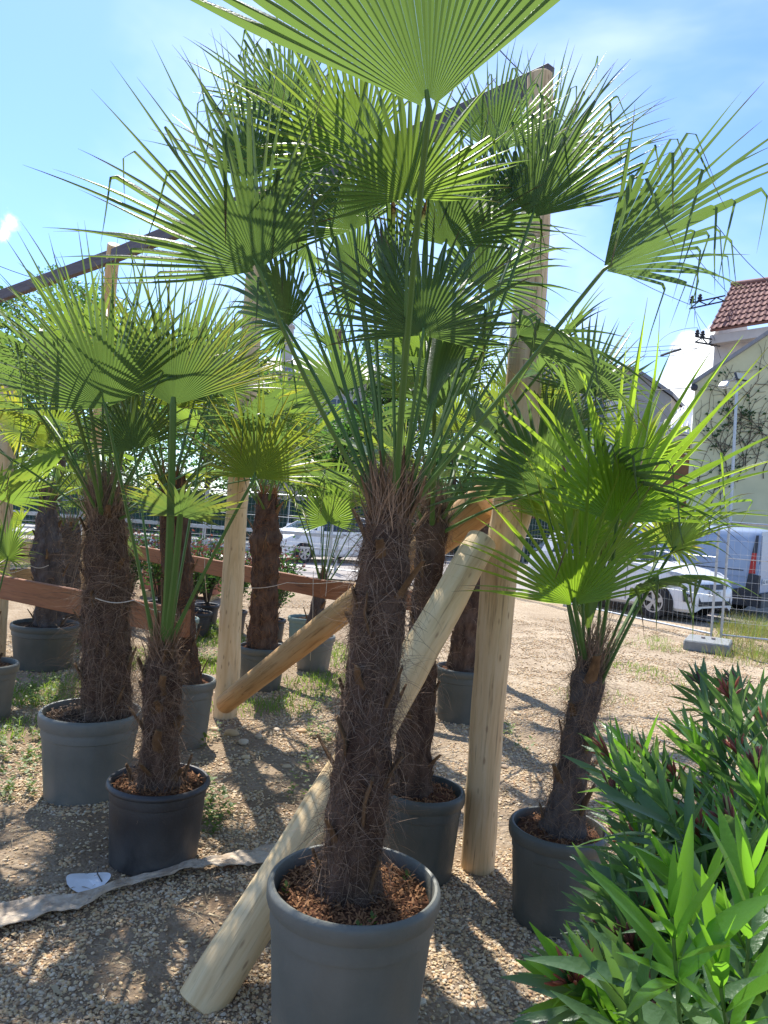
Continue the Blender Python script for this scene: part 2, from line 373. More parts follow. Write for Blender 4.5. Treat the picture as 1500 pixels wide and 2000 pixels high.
# street beyond the yard: worn asphalt sheet, kerb, far pavement
mb = MB(); a, b_, c, d = V(-60, 20.5, .008), V(60, 10.5 + 3.3, .008), V(60, 33, .008), V(-60, 33, .008)
mb.add([V(-60, 21.0, .03), V(-3, 17.6, .03), V(3.2, 17.5, .03), V(9, 12.6, .03), V(60, 10, .03), V(60, 34, .03), V(-60, 34, .03)], [(0, 1, 2, 3, 4, 5, 6)])
mb.build('road', M_ASPH, kind='structure')
mb = MB(); mb.box((-25, 25.0, .07), (46, .18, .13)); mb.build('kerb', M_KERB, kind='structure')
mb = MB(); mb.box((-25, 28.1, .05), (46, 6, .12)); mb.build('pavement', M_KERB, kind='structure')

# pebbles: real stones scattered over the yard
def pebbles(name, x0, x1, y0, y1, n, smin, smax, seed):
    r = np.random.RandomState(seed)
    y = y0 + (y1 - y0) * r.rand(n); x = (x0 + (x1 - x0) * r.rand(n)) * (y / y1 * .96 + .04) if x0 < 0 else x0 + (x1 - x0) * r.rand(n)
    keep = []; pts = []; sc = []; ro = []
    for i in range(n):
        X, Y = float(x[i]), float(y[i])
        q = noise.noise(Vector((X * 1.3 + 5, Y * 1.3, 0))) * .5 + noise.noise(Vector((X * 4.1, Y * 4.1, 3))) * .35
        if q < -.04 and r.rand() < .85: continue
        s = smin + (smax - smin) * r.rand() ** 2.2
        pts.append((X, Y, hgt(X, Y) + s * .18)); sc.append((s * (1 + .6 * r.rand()), s * (.8 + .3 * r.rand()), s * (.5 + .3 * r.rand())))
        ro.append((r.randn() * .25, r.randn() * .25, r.rand() * 6.28))
    me = bpy.data.meshes.new(name); me.from_pydata(pts, [], [])
    for nm, dat in (('scl', sc), ('rotv', ro)):
        at = me.attributes.new(nm, 'FLOAT_VECTOR', 'POINT'); at.data.foreach_set('vector', np.array(dat, dtype=np.float32).ravel())
    o = bpy.data.objects.new(name, me); COL.objects.link(o)
    g = bpy.data.node_groups.new(name, 'GeometryNodeTree')
    g.interface.new_socket('Geometry', in_out='INPUT', socket_type='NodeSocketGeometry'); g.interface.new_socket('Geometry', in_out='OUTPUT', socket_type='NodeSocketGeometry')
    gi = g.nodes.new('NodeGroupInput'); go = g.nodes.new('NodeGroupOutput')
    ico = g.nodes.new('GeometryNodeMeshIcoSphere'); ico.inputs['Radius'].default_value = .5; ico.inputs['Subdivisions'].default_value = 2
    ss = g.nodes.new('GeometryNodeSetShadeSmooth'); sm = g.nodes.new('GeometryNodeSetMaterial'); sm.inputs['Material'].default_value = M_PEB
    ip = g.nodes.new('GeometryNodeInstanceOnPoints')
    a1 = g.nodes.new('GeometryNodeInputNamedAttribute'); a1.data_type = 'FLOAT_VECTOR'; a1.inputs[0].default_value = 'scl'
    a2 = g.nodes.new('GeometryNodeInputNamedAttribute'); a2.data_type = 'FLOAT_VECTOR'; a2.inputs[0].default_value = 'rotv'
    g.links.new(ico.outputs[0], ss.inputs[0]); g.links.new(ss.outputs[0], sm.inputs[0]); g.links.new(gi.outputs[0], ip.inputs['Points'])
    g.links.new(sm.outputs[0], ip.inputs['Instance']); g.links.new(a1.outputs[0], ip.inputs['Scale']); g.links.new(a2.outputs[0], ip.inputs['Rotation'])
    g.links.new(ip.outputs[0], go.inputs[0])
    md = o.modifiers.new('scatter', 'NODES'); md.node_group = g
    o['kind'] = 'stuff'; return o
M_PEB, nt_, b_n, vec_ = base_mat('pebble_stone')
oi = N(nt_, 'ShaderNodeObjectInfo')
pc = ramp(nt_, oi.outputs['Random'], [(0, (.34, .22, .11)), (.18, (.52, .34, .14)), (.36, (.62, .45, .23)), (.52, (.42, .33, .23)), (.68, (.70, .57, .38)), (.82, (.52, .27, .09)), (1, (.26, .18, .11))])
nt_.links.new(mixc(nt_, .25, pc, mixc(nt_, noise_n(nt_, vec_, 3, 3), (.2, .15, .1), (.6, .5, .38))), b_n.inputs['Base Color'])
b_n.inputs['Roughness'].default_value = .7
g1 = pebbles('gravel', -2.6, 3.0, 1.9, 4.3, 85000, .0055, .017, 1); g1['label'] = 'loose round tan pebbles over brown soil around the front pots'; g1['category'] = 'gravel'
g2 = pebbles('gravel', -4.6, 5.0, 4.2, 8.5, 90000, .008, .020, 2); g2['label'] = 'finer gravel on the yard floor behind the front pots'; g2['category'] = 'gravel'
g3 = pebbles('gravel', -3.0, 7.5, 8.3, 13.5, 52000, .011, .024, 3); g3['label'] = 'sunlit gravel reaching to the mesh fence'; g3['category'] = 'gravel'

# ------------------------------------------------------------------ log frame
def log(name, pts, rads, mat, label, cat='log post', group=None, seed=0, n=20, sub=26):
    """rounded, slightly bent and lumpy pole along pts"""
    r = random.Random(seed); mb = MB(); pts = [Vector(p) for p in pts]
    path = []; rr = []
    for i in range(sub + 1):
        t = i / sub * (len(pts) - 1); k = min(int(t), len(pts) - 2); f = t - k
        p = pts[k].lerp(pts[k + 1], f)
        p = p + Vector((noise.noise(V(t * 1.7 + seed, 0, 0)), noise.noise(V(t * 1.7, seed, 3)), 0)) * .008
        path.append(p); rr.append(rads[k] * (1 - f) + rads[k + 1] * f)
    ax = (path[0] - path[1]).normalized()
    path = [path[0] + ax * .006] + path; rr = [rr[0] * .86] + rr
    ax = (path[-1] - path[-2]).normalized(); path.append(path[-1] + ax * .006); rr.append(rr[-1] * .9)
    mb.tube(path, rr, n)
    # lumpy surface
    base = Vector(pts[0])
    out = []
    for v_ in mb.v:
        v_ = Vector(v_); q = noise.noise(v_ * 5 + Vector((seed, 0, 0))) * .006 + noise.noise(v_ * 18) * .0015
        out.append(tuple(v_ + Vector((q, q, 0))))
    mb.v = out
    # local frame with z along the pole so that the grain runs along it
    o = None
    zdir = (pts[-1] - pts[0]).normalized(); M = zdir.to_track_quat('Z', 'Y').to_matrix().to_4x4(); M.translation = base; Mi = M.inverted()
    mb.v = [tuple(Mi @ Vector(v_)) for v_ in mb.v]
    o = mb.build(name, mat); o.matrix_world = M
    return tag(o, label, cat, group)
pL0 = V(-1.135, 5.9, -.1); pL1 = P(512, 378, 5.9)
log('wooden_post', [pL0, P(462, 1000, 5.9), pL1], [.095, .085, .075], M_LOG, 'slim peeled log post on the left with a brace leaning against its foot', seed=3)
pR0 = G(933, 1690) + V(0, 0, -.1); 
post_r = log('wooden_post', [pR0, P(952, 1400, 3.66), P(975, 1110, 3.66), P(1000, 1000, 3.66), P(1018, 820, 3.68), P(1045, 450, 3.7), P(1056, 150, 3.72)],
    [.083, .083, .088, .098, .094, .074, .064], M_LOG, 'tall thick peeled log post at the right holding up the roof beam', seed=5, sub=60)
log('wooden_post', [G(160, 1180) * 1 + V(0, 0, -.1), P(222, 478, 8.0)], [.085, .07], M_LOG, 'distant peeled log post whose top shows above the left palm fans', seed=6)
log('wooden_post', [V(*(P(-2, 1205, 7.2)[:2]), -.1), P(22, 700, 7.2)], [.085, .08], M_LOG, 'log post cut by the left edge of the picture behind the palms', seed=7)
log('wooden_brace', [V(-.50, 2.52, -.02), V(.0, 2.99, .77), V(.47, 3.50, 1.60)], [.086, .086, .074], M_LOGP, 'pale diagonal log brace rising from the gravel to the right post', 'log brace', seed=9)
log('wooden_brace', [V(-1.12, 5.78, .12), V(-.15, 4.6, 1.12), V(.53, 3.80, 1.80)], [.078, .085, .10], M_LOGO, 'orange toned log brace running from the foot of the left post to the right', 'log brace', seed=12)

def plank(name, a, b, hh, th, mat, label, cat='beam', parent=None):
    a = Vector(a); b = Vector(b); L = (b - a).length; d = (b - a).normalized()
    z = Vector((0, 0, 1)); y = z.cross(d).normalized(); z = d.cross(y)
    M = Matrix((y, z, d)).transposed().to_4x4(); M.translation = a
    mb = MB(); mb.box((0, 0, L / 2), (th, hh, L), bev=.005)
    o = mb.build(name, mat, smooth=False); o.matrix_world = M
    return tag(o, label, cat)
plank('roof_beam', P(-60, 600, 10.2), P(222, 500, 8.02), .14, .07, M_TOPB, 'dark stained roof beam at far left ending on the distant post')
plank('roof_beam', P(222, 500, 7.95), P(513, 383, 5.92), .14, .07, M_TOPB, 'dark stained roof beam spanning from the distant post to the left post')
plank('roof_beam', P(511, 400, 5.85), P(1075, 152, 3.74), .13, .06, M_TOPB, 'dark stained roof beam climbing from the left post to the top of the right post')
plank('tie_beam', P(-80, 1130, 6.6), P(368, 1218, 5.05), .19, .045, M_BEAM, 'brown stained plank rail behind the big left palm trunk')
plank('tie_beam', P(225, 1070, 9.9), P(640, 1152, 6.95), .17, .045, M_BEAM, 'brown stained plank rail running behind the left log post')
plank('tie_beam', P(628, 1150, 6.9), P(872, 1182, 6.3), .17, .05, M_BEAM, 'short end of brown plank rail sticking out behind the twin trunks')
for (px, d, lab) in ((352, 5.12, 'brown stake holding the front plank rail beside the slim trunk'), (838, 6.45, 'brown stake under the short end of plank rail')):
    p = P(px, 1200, d); plank('support_stake', (p.x, p.y + .05, -.2), (p.x, p.y + .05, .95 if px < 500 else .86), .09, .05, M_BEAM, lab, 'stake')

# ------------------------------------------------------------------ pots
SOILTOP = {}
def pot(name, c, R, H, mat, label, soil=M_SOIL, taper=.80, ribs=True, n=56, seed=0, group=None, rimh=.06):
    r = random.Random(seed); mb = MB(); rb = R * taper; z0 = hgt(c[0], c[1]) - .004
    root = empty(name, (c[0], c[1], z0), label, 'plant pot', group)
    rimh = min(rimh, H * .16)
    Rw = R - .016
    prof = [(0.001, .012), (rb * .9, .012), (rb * .97, 0), (rb, .006)]
    hs = H - rimh - .0
    for t in (.2, .4, .6, .78): prof.append((rb + (Rw - rb) * t, .006 + (hs - .006) * t))
    prof += [(Rw - .006 - (Rw - rb) * .1, hs * .86), (Rw - .001, hs * .872), (Rw, hs)]
    prof += [(Rw - .001, hs + .002)]
    mb.lathe(prof, n)
    if ribs:   # shallow flutes on the lower wall
        out = []
        for v_ in mb.v:
            x, y, z = v_; a = math.atan2(y, x); k = 1
            if .03 < z < hs * .84: k = 1 - .016 * max(0, math.cos(a * 14)) ** 6
            k *= 1 + .006 * math.sin(a * 2 + seed)
            out.append((x * k, y * k, z))
        mb.v = out
    mb.build('wall', mat, root)
    mb = MB(); ri = R - .032
    pr = [(Rw - .001, H - rimh), (R - .004, H - rimh + .002), (R, H - rimh * .75), (R, H - .016), (R - .004, H - .006), (R - .012, H), (R - .020, H - .002), (R - .024, H - .010), (ri + .002, H - .05), (ri - .01, H * .6)]
    mb.lathe(pr, n); mb.build('rim', mat, root)
    # soil with lumps
    mb = MB(); vs = [(0, 0, 0)]; fs = []; K = 40; J = 9
    for j in range(1, J + 1):
        for k in range(K):
            rr = (ri - .002) * j / J; th = 2 * math.pi * k / K; vs.append((rr * math.cos(th), rr * math.sin(th), 0))
    for k in range(K): fs.append((0, 1 + k, 1 + (k + 1) % K))
    for j in range(J - 1):
        for k in range(K):
            a = 1 + j * K + k; b = 1 + j * K + (k + 1) % K; fs.append((a, a + K, b + K, b))
    st = H - max(.03, .085 * H)
    vs = [(x, y, st + .018 * noise.noise(V(x * 14 + seed, y * 14, 0)) + .010 * noise.noise(V(x * 45, y * 45, seed)) + .02 * (1 - math.hypot(x, y) / ri)) for x, y, z in vs]
    mb.add(vs, fs); mb.build('soil', soil, root)
    return root, z0 + st
def chips(root, R, H, n, mat, seed, col='r', smax=.03):
    """bark chips, fibres lying on the soil"""
    r = random.Random(seed); mb = MB()
    for i in range(n):
        a = r.random() * 6.28; q = math.sqrt(r.random()) * (R - .05); p = V(q * math.cos(a), q * math.sin(a), H + .002 + r.random() * .022)
        d = V(r.gauss(0, 1), r.gauss(0, 1), r.gauss(0, .35)).normalized(); L = r.uniform(.006, smax); s = d.cross(V(0, 0, 1)).normalized() * r.uniform(.0015, .004)
        c = (0, r.random(), 0, 1); m_ = p + d * L * .5 + V(0, 0, r.uniform(0, .008))
        mb.add([p - s, p + s, m_ + s, m_ - s, p + d * L], [(0, 1, 2, 3), (3, 2, 4)], c)
    mb.build('bark_chips', mat, root, kind='stuff')

# name, centre, R, H
def gp(px, py): g = G(px, py); return (g.x, g.y)
A_ = (-.005, 2.33); B_ = (.285, 3.56); C_ = (-.965, 3.51); D_ = (-1.565, 4.20); E_ = (-1.28, 5.15); F_ = (-3.12, 7.05)
H_ = (-1.02, 6.85); I_ = (-.62, 7.75); K_ = (.77, 6.3); L_ = (.86, 3.23)
prA, sA = pot('plant_pot', A_, .272, .545, M_POTG, 'large grey pot in front holding the tallest palm', seed=1)
prB, sB = pot('plant_pot', B_, .205, .42, M_POTD, 'dark slate pot half hidden behind the front pot', seed=2)
prC, sC = pot('plant_pot', C_, .238, .375, M_POTB, 'black plastic pot with shredded bark beside the white fleece strip', seed=3, ribs=False, rimh=.03, taper=.84)
prD, sD = pot('plant_pot', D_, .277, .475, M_POTG, 'wide grey pot at left behind the black pot', soil=M_SOILD, seed=4, rimh=.075)
prE, sE = pot('plant_pot', E_, .205, .46, M_POTG, 'tall narrow grey pot behind the black pot and left of the log post', seed=5)
prF, sF = pot('plant_pot', F_, .31, .42, M_POTD, 'big dark slate pot at far left under the brown rail', soil=M_SOILD, seed=6)
prG, sG = pot('plant_pot', (-2.78, 5.4), .2, .40, M_POTG, 'grey pot cut off by the left edge of the picture', soil=M_SOILD, seed=7)
prH, sH = pot('plant_pot', H_, .225, .40, M_POTD, 'slate grey pot right behind the slim left log post', seed=8)
prI, sI = pot('plant_pot', I_, .215, .37, M_POTG, 'grey tapered pot with a very slim palm between post and brace', seed=9, taper=.76)
prK, sK = pot('plant_pot', K_, .235, .45, M_POTD, 'dark grey pot behind the tall right log post', seed=10)
prL, sL = pot('plant_pot', L_, .213, .41, M_POTD, 'slate pot of the bright short palm beside the oleander', seed=11)
for pxy, rr, hh, mm, lab in [((-.83, 8.7), .2, .42, M_POTT, 'green grey pot deep between two slate pots'), ((-2.02, 7.7), .19, .46, M_POTT, 'slender green grey pot in the weeds behind the rail'),
                          ((-2.20, 9.1), .2, .3, M_POTB, 'black pot in the shade under the far rail'), ((-1.85, 9.6), .17, .28, M_POTB, 'small black pot under the red leaved shrub')]:
    pot('plant_pot', pxy, rr, hh, mm, lab, soil=M_SOILD, seed=int(rr * 1000), n=40)
chips(prA, .272, .50, 1500, M_HAIRR, 1); chips(prB, .205, .385, 600, M_HAIRR, 2); chips(prC, .238, .343, 800, M_HAIRR, 3, smax=.045); chips(prD, .285, .435, 500, M_HAIR, 4); chips(prL, .213, .375, 500, M_HAIRR, 5)

# ------------------------------------------------------------------ palms
def trunk(root, base, top, r0, r1, mat, seed, hair_n, hair_mat=M_HAIR, hair_len=(.05, .14), hw=.0011, stubs=14, bulge=0, prof=None, hook=1.0):
    """base/top local to root; returns the top point"""
    r = random.Random(seed); base = Vector(base); top = Vector(top); L = (top - base).length
    nr = max(18, int(L / .025)); nk = 26; vs = []; fs = []
    ax = (top - base).normalized(); a = ax.orthogonal().normalized(); b = ax.cross(a)
    def R(t):
        if prof:
            for (t0, q0), (t1, q1) in zip(prof, prof[1:]):
                if t <= t1: f = (t - t0) / (t1 - t0); return q0 + (q1 - q0) * f
            return prof[-1][1]
        return (r0 + (r1 - r0) * t) * (1 + bulge * math.exp(-((t - .05) / .07) ** 2))
    def surf(t, th, extra=0):
        p = base + (top - base) * t
        q = noise.noise(V(math.cos(th) * 2.2, math.sin(th) * 2.2, t * L * 11 + seed * 3.1)) * .24 + noise.noise(V(math.cos(th) * 6, math.sin(th) * 6, t * L * 30 + seed)) * .09
        ring = .05 * ((t * L * 9) % 1)
        return p + (a * math.cos(th) + b * math.sin(th)) * (R(t) * (1 + q + ring) + extra)
    for i in range(nr + 1):
        for k in range(nk): vs.append(surf(i / nr, 2 * math.pi * k / nk))
    for i in range(nr):
        for k in range(nk): fs.append((i * nk + k, i * nk + (k + 1) % nk, (i + 1) * nk + (k + 1) % nk, (i + 1) * nk + k))
    fs.append(tuple(range(nr * nk, (nr + 1) * nk)))
    mb = MB(); mb.add(vs, fs); mb.build('trunk', mat, root)
    # matted fibre: curled hairs lying on and off the surface
    mb = MB()
    for i in range(hair_n):
        t = r.random(); th = r.random() * 6.283
        if noise.noise(V(math.cos(th) * 2.5, math.sin(th) * 2.5, t * L * 7 + seed)) < -.05 and r.random() < .7: continue
        p = surf(t, th, -.004); out = (a * math.cos(th) + b * math.sin(th)); tang = ax.cross(out)
        wild = r.random() < .12 * hook
        d = (tang * r.gauss(0, .55) + ax * r.gauss(-.15, 1)).normalized() + out * (r.uniform(.5, 1.2) if wild else r.uniform(.0, .30))
        Ln = r.uniform(*hair_len) * (1.25 if wild else 1); K = 6
        curl = (tang * r.gauss(0, 1) + ax * r.gauss(-.5, .6)) * r.uniform(.4, 1.5)
        q = p.copy(); pts = [q.copy()]
        for k in range(K):
            d = (d + curl * .28 + (-out * .10 if not wild else V(0, 0, -.10))).normalized(); q = q + d * Ln / K
            pts.append(q.copy())
        c = r.random() ** 2.6; w_ = hw * r.uniform(.5, 1.2)
        vv = []; side = V(r.gauss(0, 1), r.gauss(0, 1), r.gauss(0, 1)).normalized()
        for k, q in enumerate(pts):
            dd = (pts[min(k + 1, K)] - pts[max(k - 1, 0)]); s_ = dd.cross(side).normalized() * w_ * (1 - .8 * k / K)
            vv += [q - s_, q + s_]
        mb.add(vv, [(2 * k, 2 * k + 1, 2 * k + 3, 2 * k + 2) for k in range(K)], (0, c, 0, 1))
    # ragged upright fibres where the stalks leave the trunk
    for i in range(int(hair_n * .10)):
        th = r.random() * 6.283; out = (a * math.cos(th) + b * math.sin(th)); tang = ax.cross(out)
        p = surf(r.uniform(.90, 1.0), th, -.012 * r.random() * 2); d = (ax + out * r.uniform(-.35, .20) + tang * r.gauss(0, .25)).normalized(); Ln = r.uniform(.06, .22) * hair_len[1] / .15; q = p.copy(); pts = [q.copy()]
        for k in range(5):
            d = (d + V(r.gauss(0, .12), r.gauss(0, .12), -.04)).normalized(); q = q + d * Ln / 5; pts.append(q.copy())
        c = .25 + .75 * r.random(); w_ = hw * r.uniform(.8, 2.6); side = V(r.gauss(0, 1), r.gauss(0, 1), .2).normalized(); vv = []
        for k, q in enumerate(pts):
            s_ = (pts[min(k + 1, 5)] - pts[max(k - 1, 0)]).cross(side).normalized() * w_ * (1 - .8 * k / 5); vv += [q - s_, q + s_]
        mb.add(vv, [(2 * k, 2 * k + 1, 2 * k + 3, 2 * k + 2) for k in range(5)], (0, c, 0, 1))
    mb.build('fibre_hair', hair_mat, root, kind='stuff')
    # old leaf bases
    for i in range(stubs):
        t = min(.97, max(.02, (i + .5) / stubs + r.gauss(0, .02))); th = i * 2.399 + r.gauss(0, .3)
        p = surf(t, th, -.012); out = (a * math.cos(th) + b * math.sin(th)); d = (ax * r.uniform(.7, 1.3) + out * r.uniform(.25, .6)).normalized()
        tang = ax.cross(out).normalized(); Ln = r.uniform(.07, .16); w0 = r.uniform(.018, .032); w1 = w0 * .5; nrm = tang.cross(d).normalized()
        sb = MB(); pts = [p, p + d * Ln * .5 + tang * r.gauss(0, .006), p + d * Ln + out * .006]
        sb.tube(pts, [w0, w0 * .75, w1 * r.uniform(.7, 1.2)], 7, flat=.35); sb.build('leaf_base', M_STUB, root)
    return surf

def fan(root, start, hub, axis, up, R, spread=140, nseg=42, fuse=.46, droop=.10, bend=.12, seed=0, mat=None, yellow=0.0, cup=.10, grav=1.0, prad=.0085, sag=.0, mid=None, wide=1.0):
    """one frond (blade mesh) with its petiole as sub-part; all points in root space"""
    r = random.Random(seed); hub = Vector(hub); start = Vector(start); axis = Vector(axis).normalized()
    up = Vector(up); up = (up - axis * up.dot(axis)).normalized(); side = axis.cross(up)
    Sd = rad(spread); da = 2 * Sd / nseg; zg = V(0, 0, -1)
    vs = []; fs = []; cs = []
    fr = [.02, .16, .3, .46, .6, .74, .87, 1.0]
    def direc(a):
        d = axis * math.cos(a) + side * math.sin(a); return (d + up * cup * (abs(a) / Sd) ** 1.3 * 1.2).normalized()
    mb = MB()
    for i in range(nseg):
        a = -Sd + (i + .5) * da
        jit = r.gauss(0, .05); d = direc(a); tan = (direc(a + .02) - direc(a - .02)).normalized(); nrm = tan.cross(d).normalized()
        if nrm.dot(up) < 0: nrm = -nrm
        L = R * (.60 + .40 * math.cos(a * .95)) * r.uniform(.86, 1.06); kf = fuse * r.uniform(.82, 1.22); rnd = r.random(); ylw = yellow * (1 if r.random() < .6 else .3) * r.uniform(.5, 1.3)
        tb = None; jit2 = r.gauss(0, .07)
        if r.random() < bend: tb = r.uniform(.5, .82); bd = (zg * 1.0 + tan * r.gauss(0, .35) + d * r.uniform(-.25, .35)).normalized()
        w0 = math.tan(da / 2) * wide
        tl = [.03, kf * .4, kf * .75, kf] + ([kf + (.66 - kf) * .4, .66, .76, .85, .93, 1.0] if tb is None else sorted([tb - .09, tb - .04, tb, tb + .04, (tb + 1.1) / 2 * .97, 1.0]))
        tl = [t for k, t in enumerate(tl) if k < 4 or t > kf + .01]
        prev = hub + d * L * .0; pts = []
        dr = droop * r.uniform(.6, 1.5)
        lastp = None
        for t in tl:
            p = hub + d * (L * t) + zg * (dr * L * t ** 3 * grav) + (tan * jit + nrm * jit2) * (L * max(0, t - kf) ** 1.6 * 2)
            if tb is not None and t > tb:
                pb = hub + d * (L * tb) + zg * (dr * L * tb ** 3 * grav); k_ = math.exp(-(t - tb) * 16); p = pb + (d * k_ * 1.2 + bd * (1 - k_ * .8)) * L * (t - tb)
            pts.append(p)
        o = len(mb.v); tw = r.gauss(0, .35)
        for k, (t, p) in enumerate(zip(tl, pts)):
            if t <= kf: hw = L * t * w0 * 1.09; fold = .50
            else:
                s = (t - kf) / (1 - kf); hw = L * kf * w0 * 1.09 * (1 + .04 * math.sin(min(1, s * 1.6) * math.pi)) * max(.03, (1 - s ** (1.6 if tb is None else 3.2)) * (1 - .32 * s)); fold = .50 + .2 * s
            s = max(0, (t - kf) / (1 - kf)); ct, st_ = math.cos(tw * s), math.sin(tw * s)
            T = tan * ct + nrm * st_; Nn = nrm * ct - tan * st_
            if tb is not None and t > tb: Nn = (T.cross(bd)).normalized() * (1 if T.cross(bd).dot(d) < 0 else -1) ; fold *= .6
            mb.v += [tuple(p - T * hw * .92 + Nn * hw * fold), tuple(p - Nn * hw * fold), tuple(p + T * hw * .92 + Nn * hw * fold)]
            mb.c += [(t, rnd, ylw, 1)] * 3
            if k:
                q = o + (k - 1) * 3; mb.f += [(q, q + 1, q + 4, q + 3), (q + 1, q + 2, q + 5, q + 4)]
    fo = mb.build('frond', mat or M_PALM, root)
    pm = MB(); pts = []; mid = Vector(mid) if mid is not None else (start + hub) / 2 + Vector((0, 0, sag))
    for k in range(11):
        t = k / 10; pts.append(start * (1 - t) ** 2 + mid * 2 * t * (1 - t) + hub * t * t)
    pts.append(hub + axis * R * .05)
    cs = [(0, .2 + .5 * (1 - k / 10) * r.random(), 0, 1) for k in range(12)]
    pm.tube(pts, [prad * 1.9, prad * 1.5] + [prad * (1.25 - .35 * k / 10) for k in range(9)] + [prad * .6], 6, flat=.62, col=cs)
    # the small ligule cap where blade meets stalk
    po = pm.build('petiole', M_PET, fo)
    return fo

def crown(root, c, n, plen, R, seed, mat=None, el=(82, -12), az0=0, skip=None, yellow=0, droop=.12, bend=.12, spread=(76, 108), nseg=30, rc=.05, **k):
    r = random.Random(seed); c = Vector(c); out = []
    for i in range(n):
        t = (i + .5) / n; az = az0 + i * 2.39996 + r.gauss(0, .15); e = rad(el[0] + (el[1] - el[0]) * t ** 1.1 + r.gauss(0, 5))
        if skip and skip(az % (2 * math.pi), e): continue
        h = V(math.cos(az), math.sin(az), 0)
        pl = plen * r.uniform(.8, 1.15) * (.75 + .35 * t); hub = c + h * (math.cos(e) * pl + rc * .4) + V(0, 0, math.sin(e) * pl - .04 * t)
        e2 = e - rad(r.uniform(-14, 22)); ax = h * math.cos(e2) + V(0, 0, math.sin(e2)); upv = -h * math.sin(e2) + V(0, 0, math.cos(e2))
        tw = r.gauss(0, .35); sd = ax.cross(upv); upv = upv * math.cos(tw) + sd * math.sin(tw)
        st = c + h * rc * (.4 + .6 * t) - V(0, 0, .10 + .06 * t); mid = (st + hub) / 2 + V(0, 0, pl * .10)
        m_ = mat if not isinstance(mat, (list, tuple)) else r.choice(mat)
        fan(root, st, hub, ax, upv, R * r.uniform(.82, 1.08), r.uniform(*spread), nseg, r.uniform(.28, .42), droop * (1 + t), bend * (.6 + t), seed * 100 + i, m_, yellow * r.random() ** 2 * 2, mid=mid, cup=r.uniform(.05, .25), **k)
def hero(root, start, hub, tip, nrm, R, **k):
    """hub, tip and start are world points"""
    o = Vector(root.location); hub = Vector(hub); ax = Vector(tip) - hub
    mid = k.pop('mid', None)
    if mid is not None: mid = Vector(mid) - o
    fan(root, Vector(start) - o, hub - o, ax, nrm, R, mid=mid, **k)
def palm(xy, z, label, group=None): return empty('fan_palm', (xy[0], xy[1], z - .03), label, 'palm tree', group)

# ---- A: the tallest palm in front
pa = palm(A_, sA, 'tallest fan palm with thick shaggy trunk in the front grey pot'); oA = Vector(pa.location)
topA = P(762, 985, 2.36)
trunk(pa, (-.018, 0, -.02), topA - oA, .1, .09, M_TRUNK, 3, 12000, hw=.0011, stubs=30,
      prof=[(0, .108), (.06, .096), (.14, .084), (.3, .086), (.45, .080), (.62, .076), (.8, .078), (.93, .066), (1, .050)], hair_len=(.05, .16))
def hA(start_px, hub, tip, nrm, R, d=2.36, **k): hero(pa, P(start_px[0], start_px[1], d), hub, tip, nrm, R, **k)
UPV = V(0, .55, .85)
hA((770, 1000), P(838, 214, 1.62), P(765, -330, 1.50), V(0, 1, -.1), .80, spread=62, nseg=32, fuse=.66, droop=.02, bend=0, seed=1, mat=M_PALM, cup=-.12, mid=P(800, 560, 1.95), prad=.0075)
hA((765, 1000), P(797, 385, 2.05), P(790, 60, 2.10), V(.1, .9, .35), .46, spread=98, nseg=38, fuse=.46, droop=.05, bend=.08, seed=2, mid=P(795, 690, 2.25), mat=M_PALM2)
hA((780, 1000), P(826, 655, 2.16), P(850, 330, 2.30), V(0, .8, .6), .46, spread=96, nseg=40, fuse=.45, droop=.08, bend=.06, seed=3, mid=P(800, 850, 2.3))
hA((735, 990), P(506, 528, 2.10), P(335, 185, 2.05), V(-.25, .85, .25), .68, spread=74, nseg=38, fuse=.34, droop=.05, bend=.22, seed=4, mid=P(612, 800, 2.2), yellow=.15)
hA((740, 985), P(492, 352, 2.55), P(440, 20, 2.55), V(.1, .7, .3), .58, spread=58, nseg=26, fuse=.28, droop=.05, bend=.25, seed=5, mid=P(640, 690, 2.4), yellow=.1)
hA((800, 985), P(1038, 425, 2.30), P(1150, 130, 2.25), V(.35, .8, .1), .56, spread=62, nseg=34, fuse=.36, droop=.06, bend=.4, seed=6, mid=P(930, 760, 2.3))
hA((800, 990), P(1178, 528, 2.15), P(1430, 360, 2.05), V(-.3, .6, .7), .62, spread=56, nseg=32, fuse=.40, droop=.10, bend=.55, seed=7, mid=P(960, 800, 2.2))
hA((750, 985), P(705, 300, 2.35), P(560, 60, 2.3), V(-.2, .7, .4), .52, spread=76, nseg=34, fuse=.36, droop=.06, bend=.12, seed=8, mid=P(740, 650, 2.4), mat=M_PALM2, yellow=.2)
hA((790, 990), P(965, 300, 2.6), P(1010, 60, 2.6), V(.2, .8, .3), .44, spread=60, nseg=34, fuse=.4, droop=.1, bend=.25, seed=9, mid=P(880, 700, 2.5))
hA((740, 1000), P(560, 640, 2.65), P(470, 500, 2.7), V(-.3, .3, .8), .46, spread=100, nseg=34, fuse=.4, droop=.14, bend=.2, seed=10, mid=P(660, 800, 2.5))
hA((760, 990), P(700, 560, 2.75), P(610, 400, 2.9), V(-.1, .5, .8), .46, spread=100, nseg=34, fuse=.4, droop=.12, bend=.15, seed=11, mid=P(730, 780, 2.5))
hA((800, 990), P(940, 560, 2.7), P(1010, 420, 2.75), V(.3, .4, .7), .46, spread=100, nseg=34, fuse=.4, droop=.18, bend=.3, seed=12, mid=P(880, 800, 2.5))
hA((775, 995), P(768, 640, 2.3), P(760, 520, 2.3), V(.8, .5, 0), .40, spread=26, nseg=16, fuse=.75, droop=0, bend=0, seed=13, mid=P(768, 800, 2.3), mat=M_PALM)
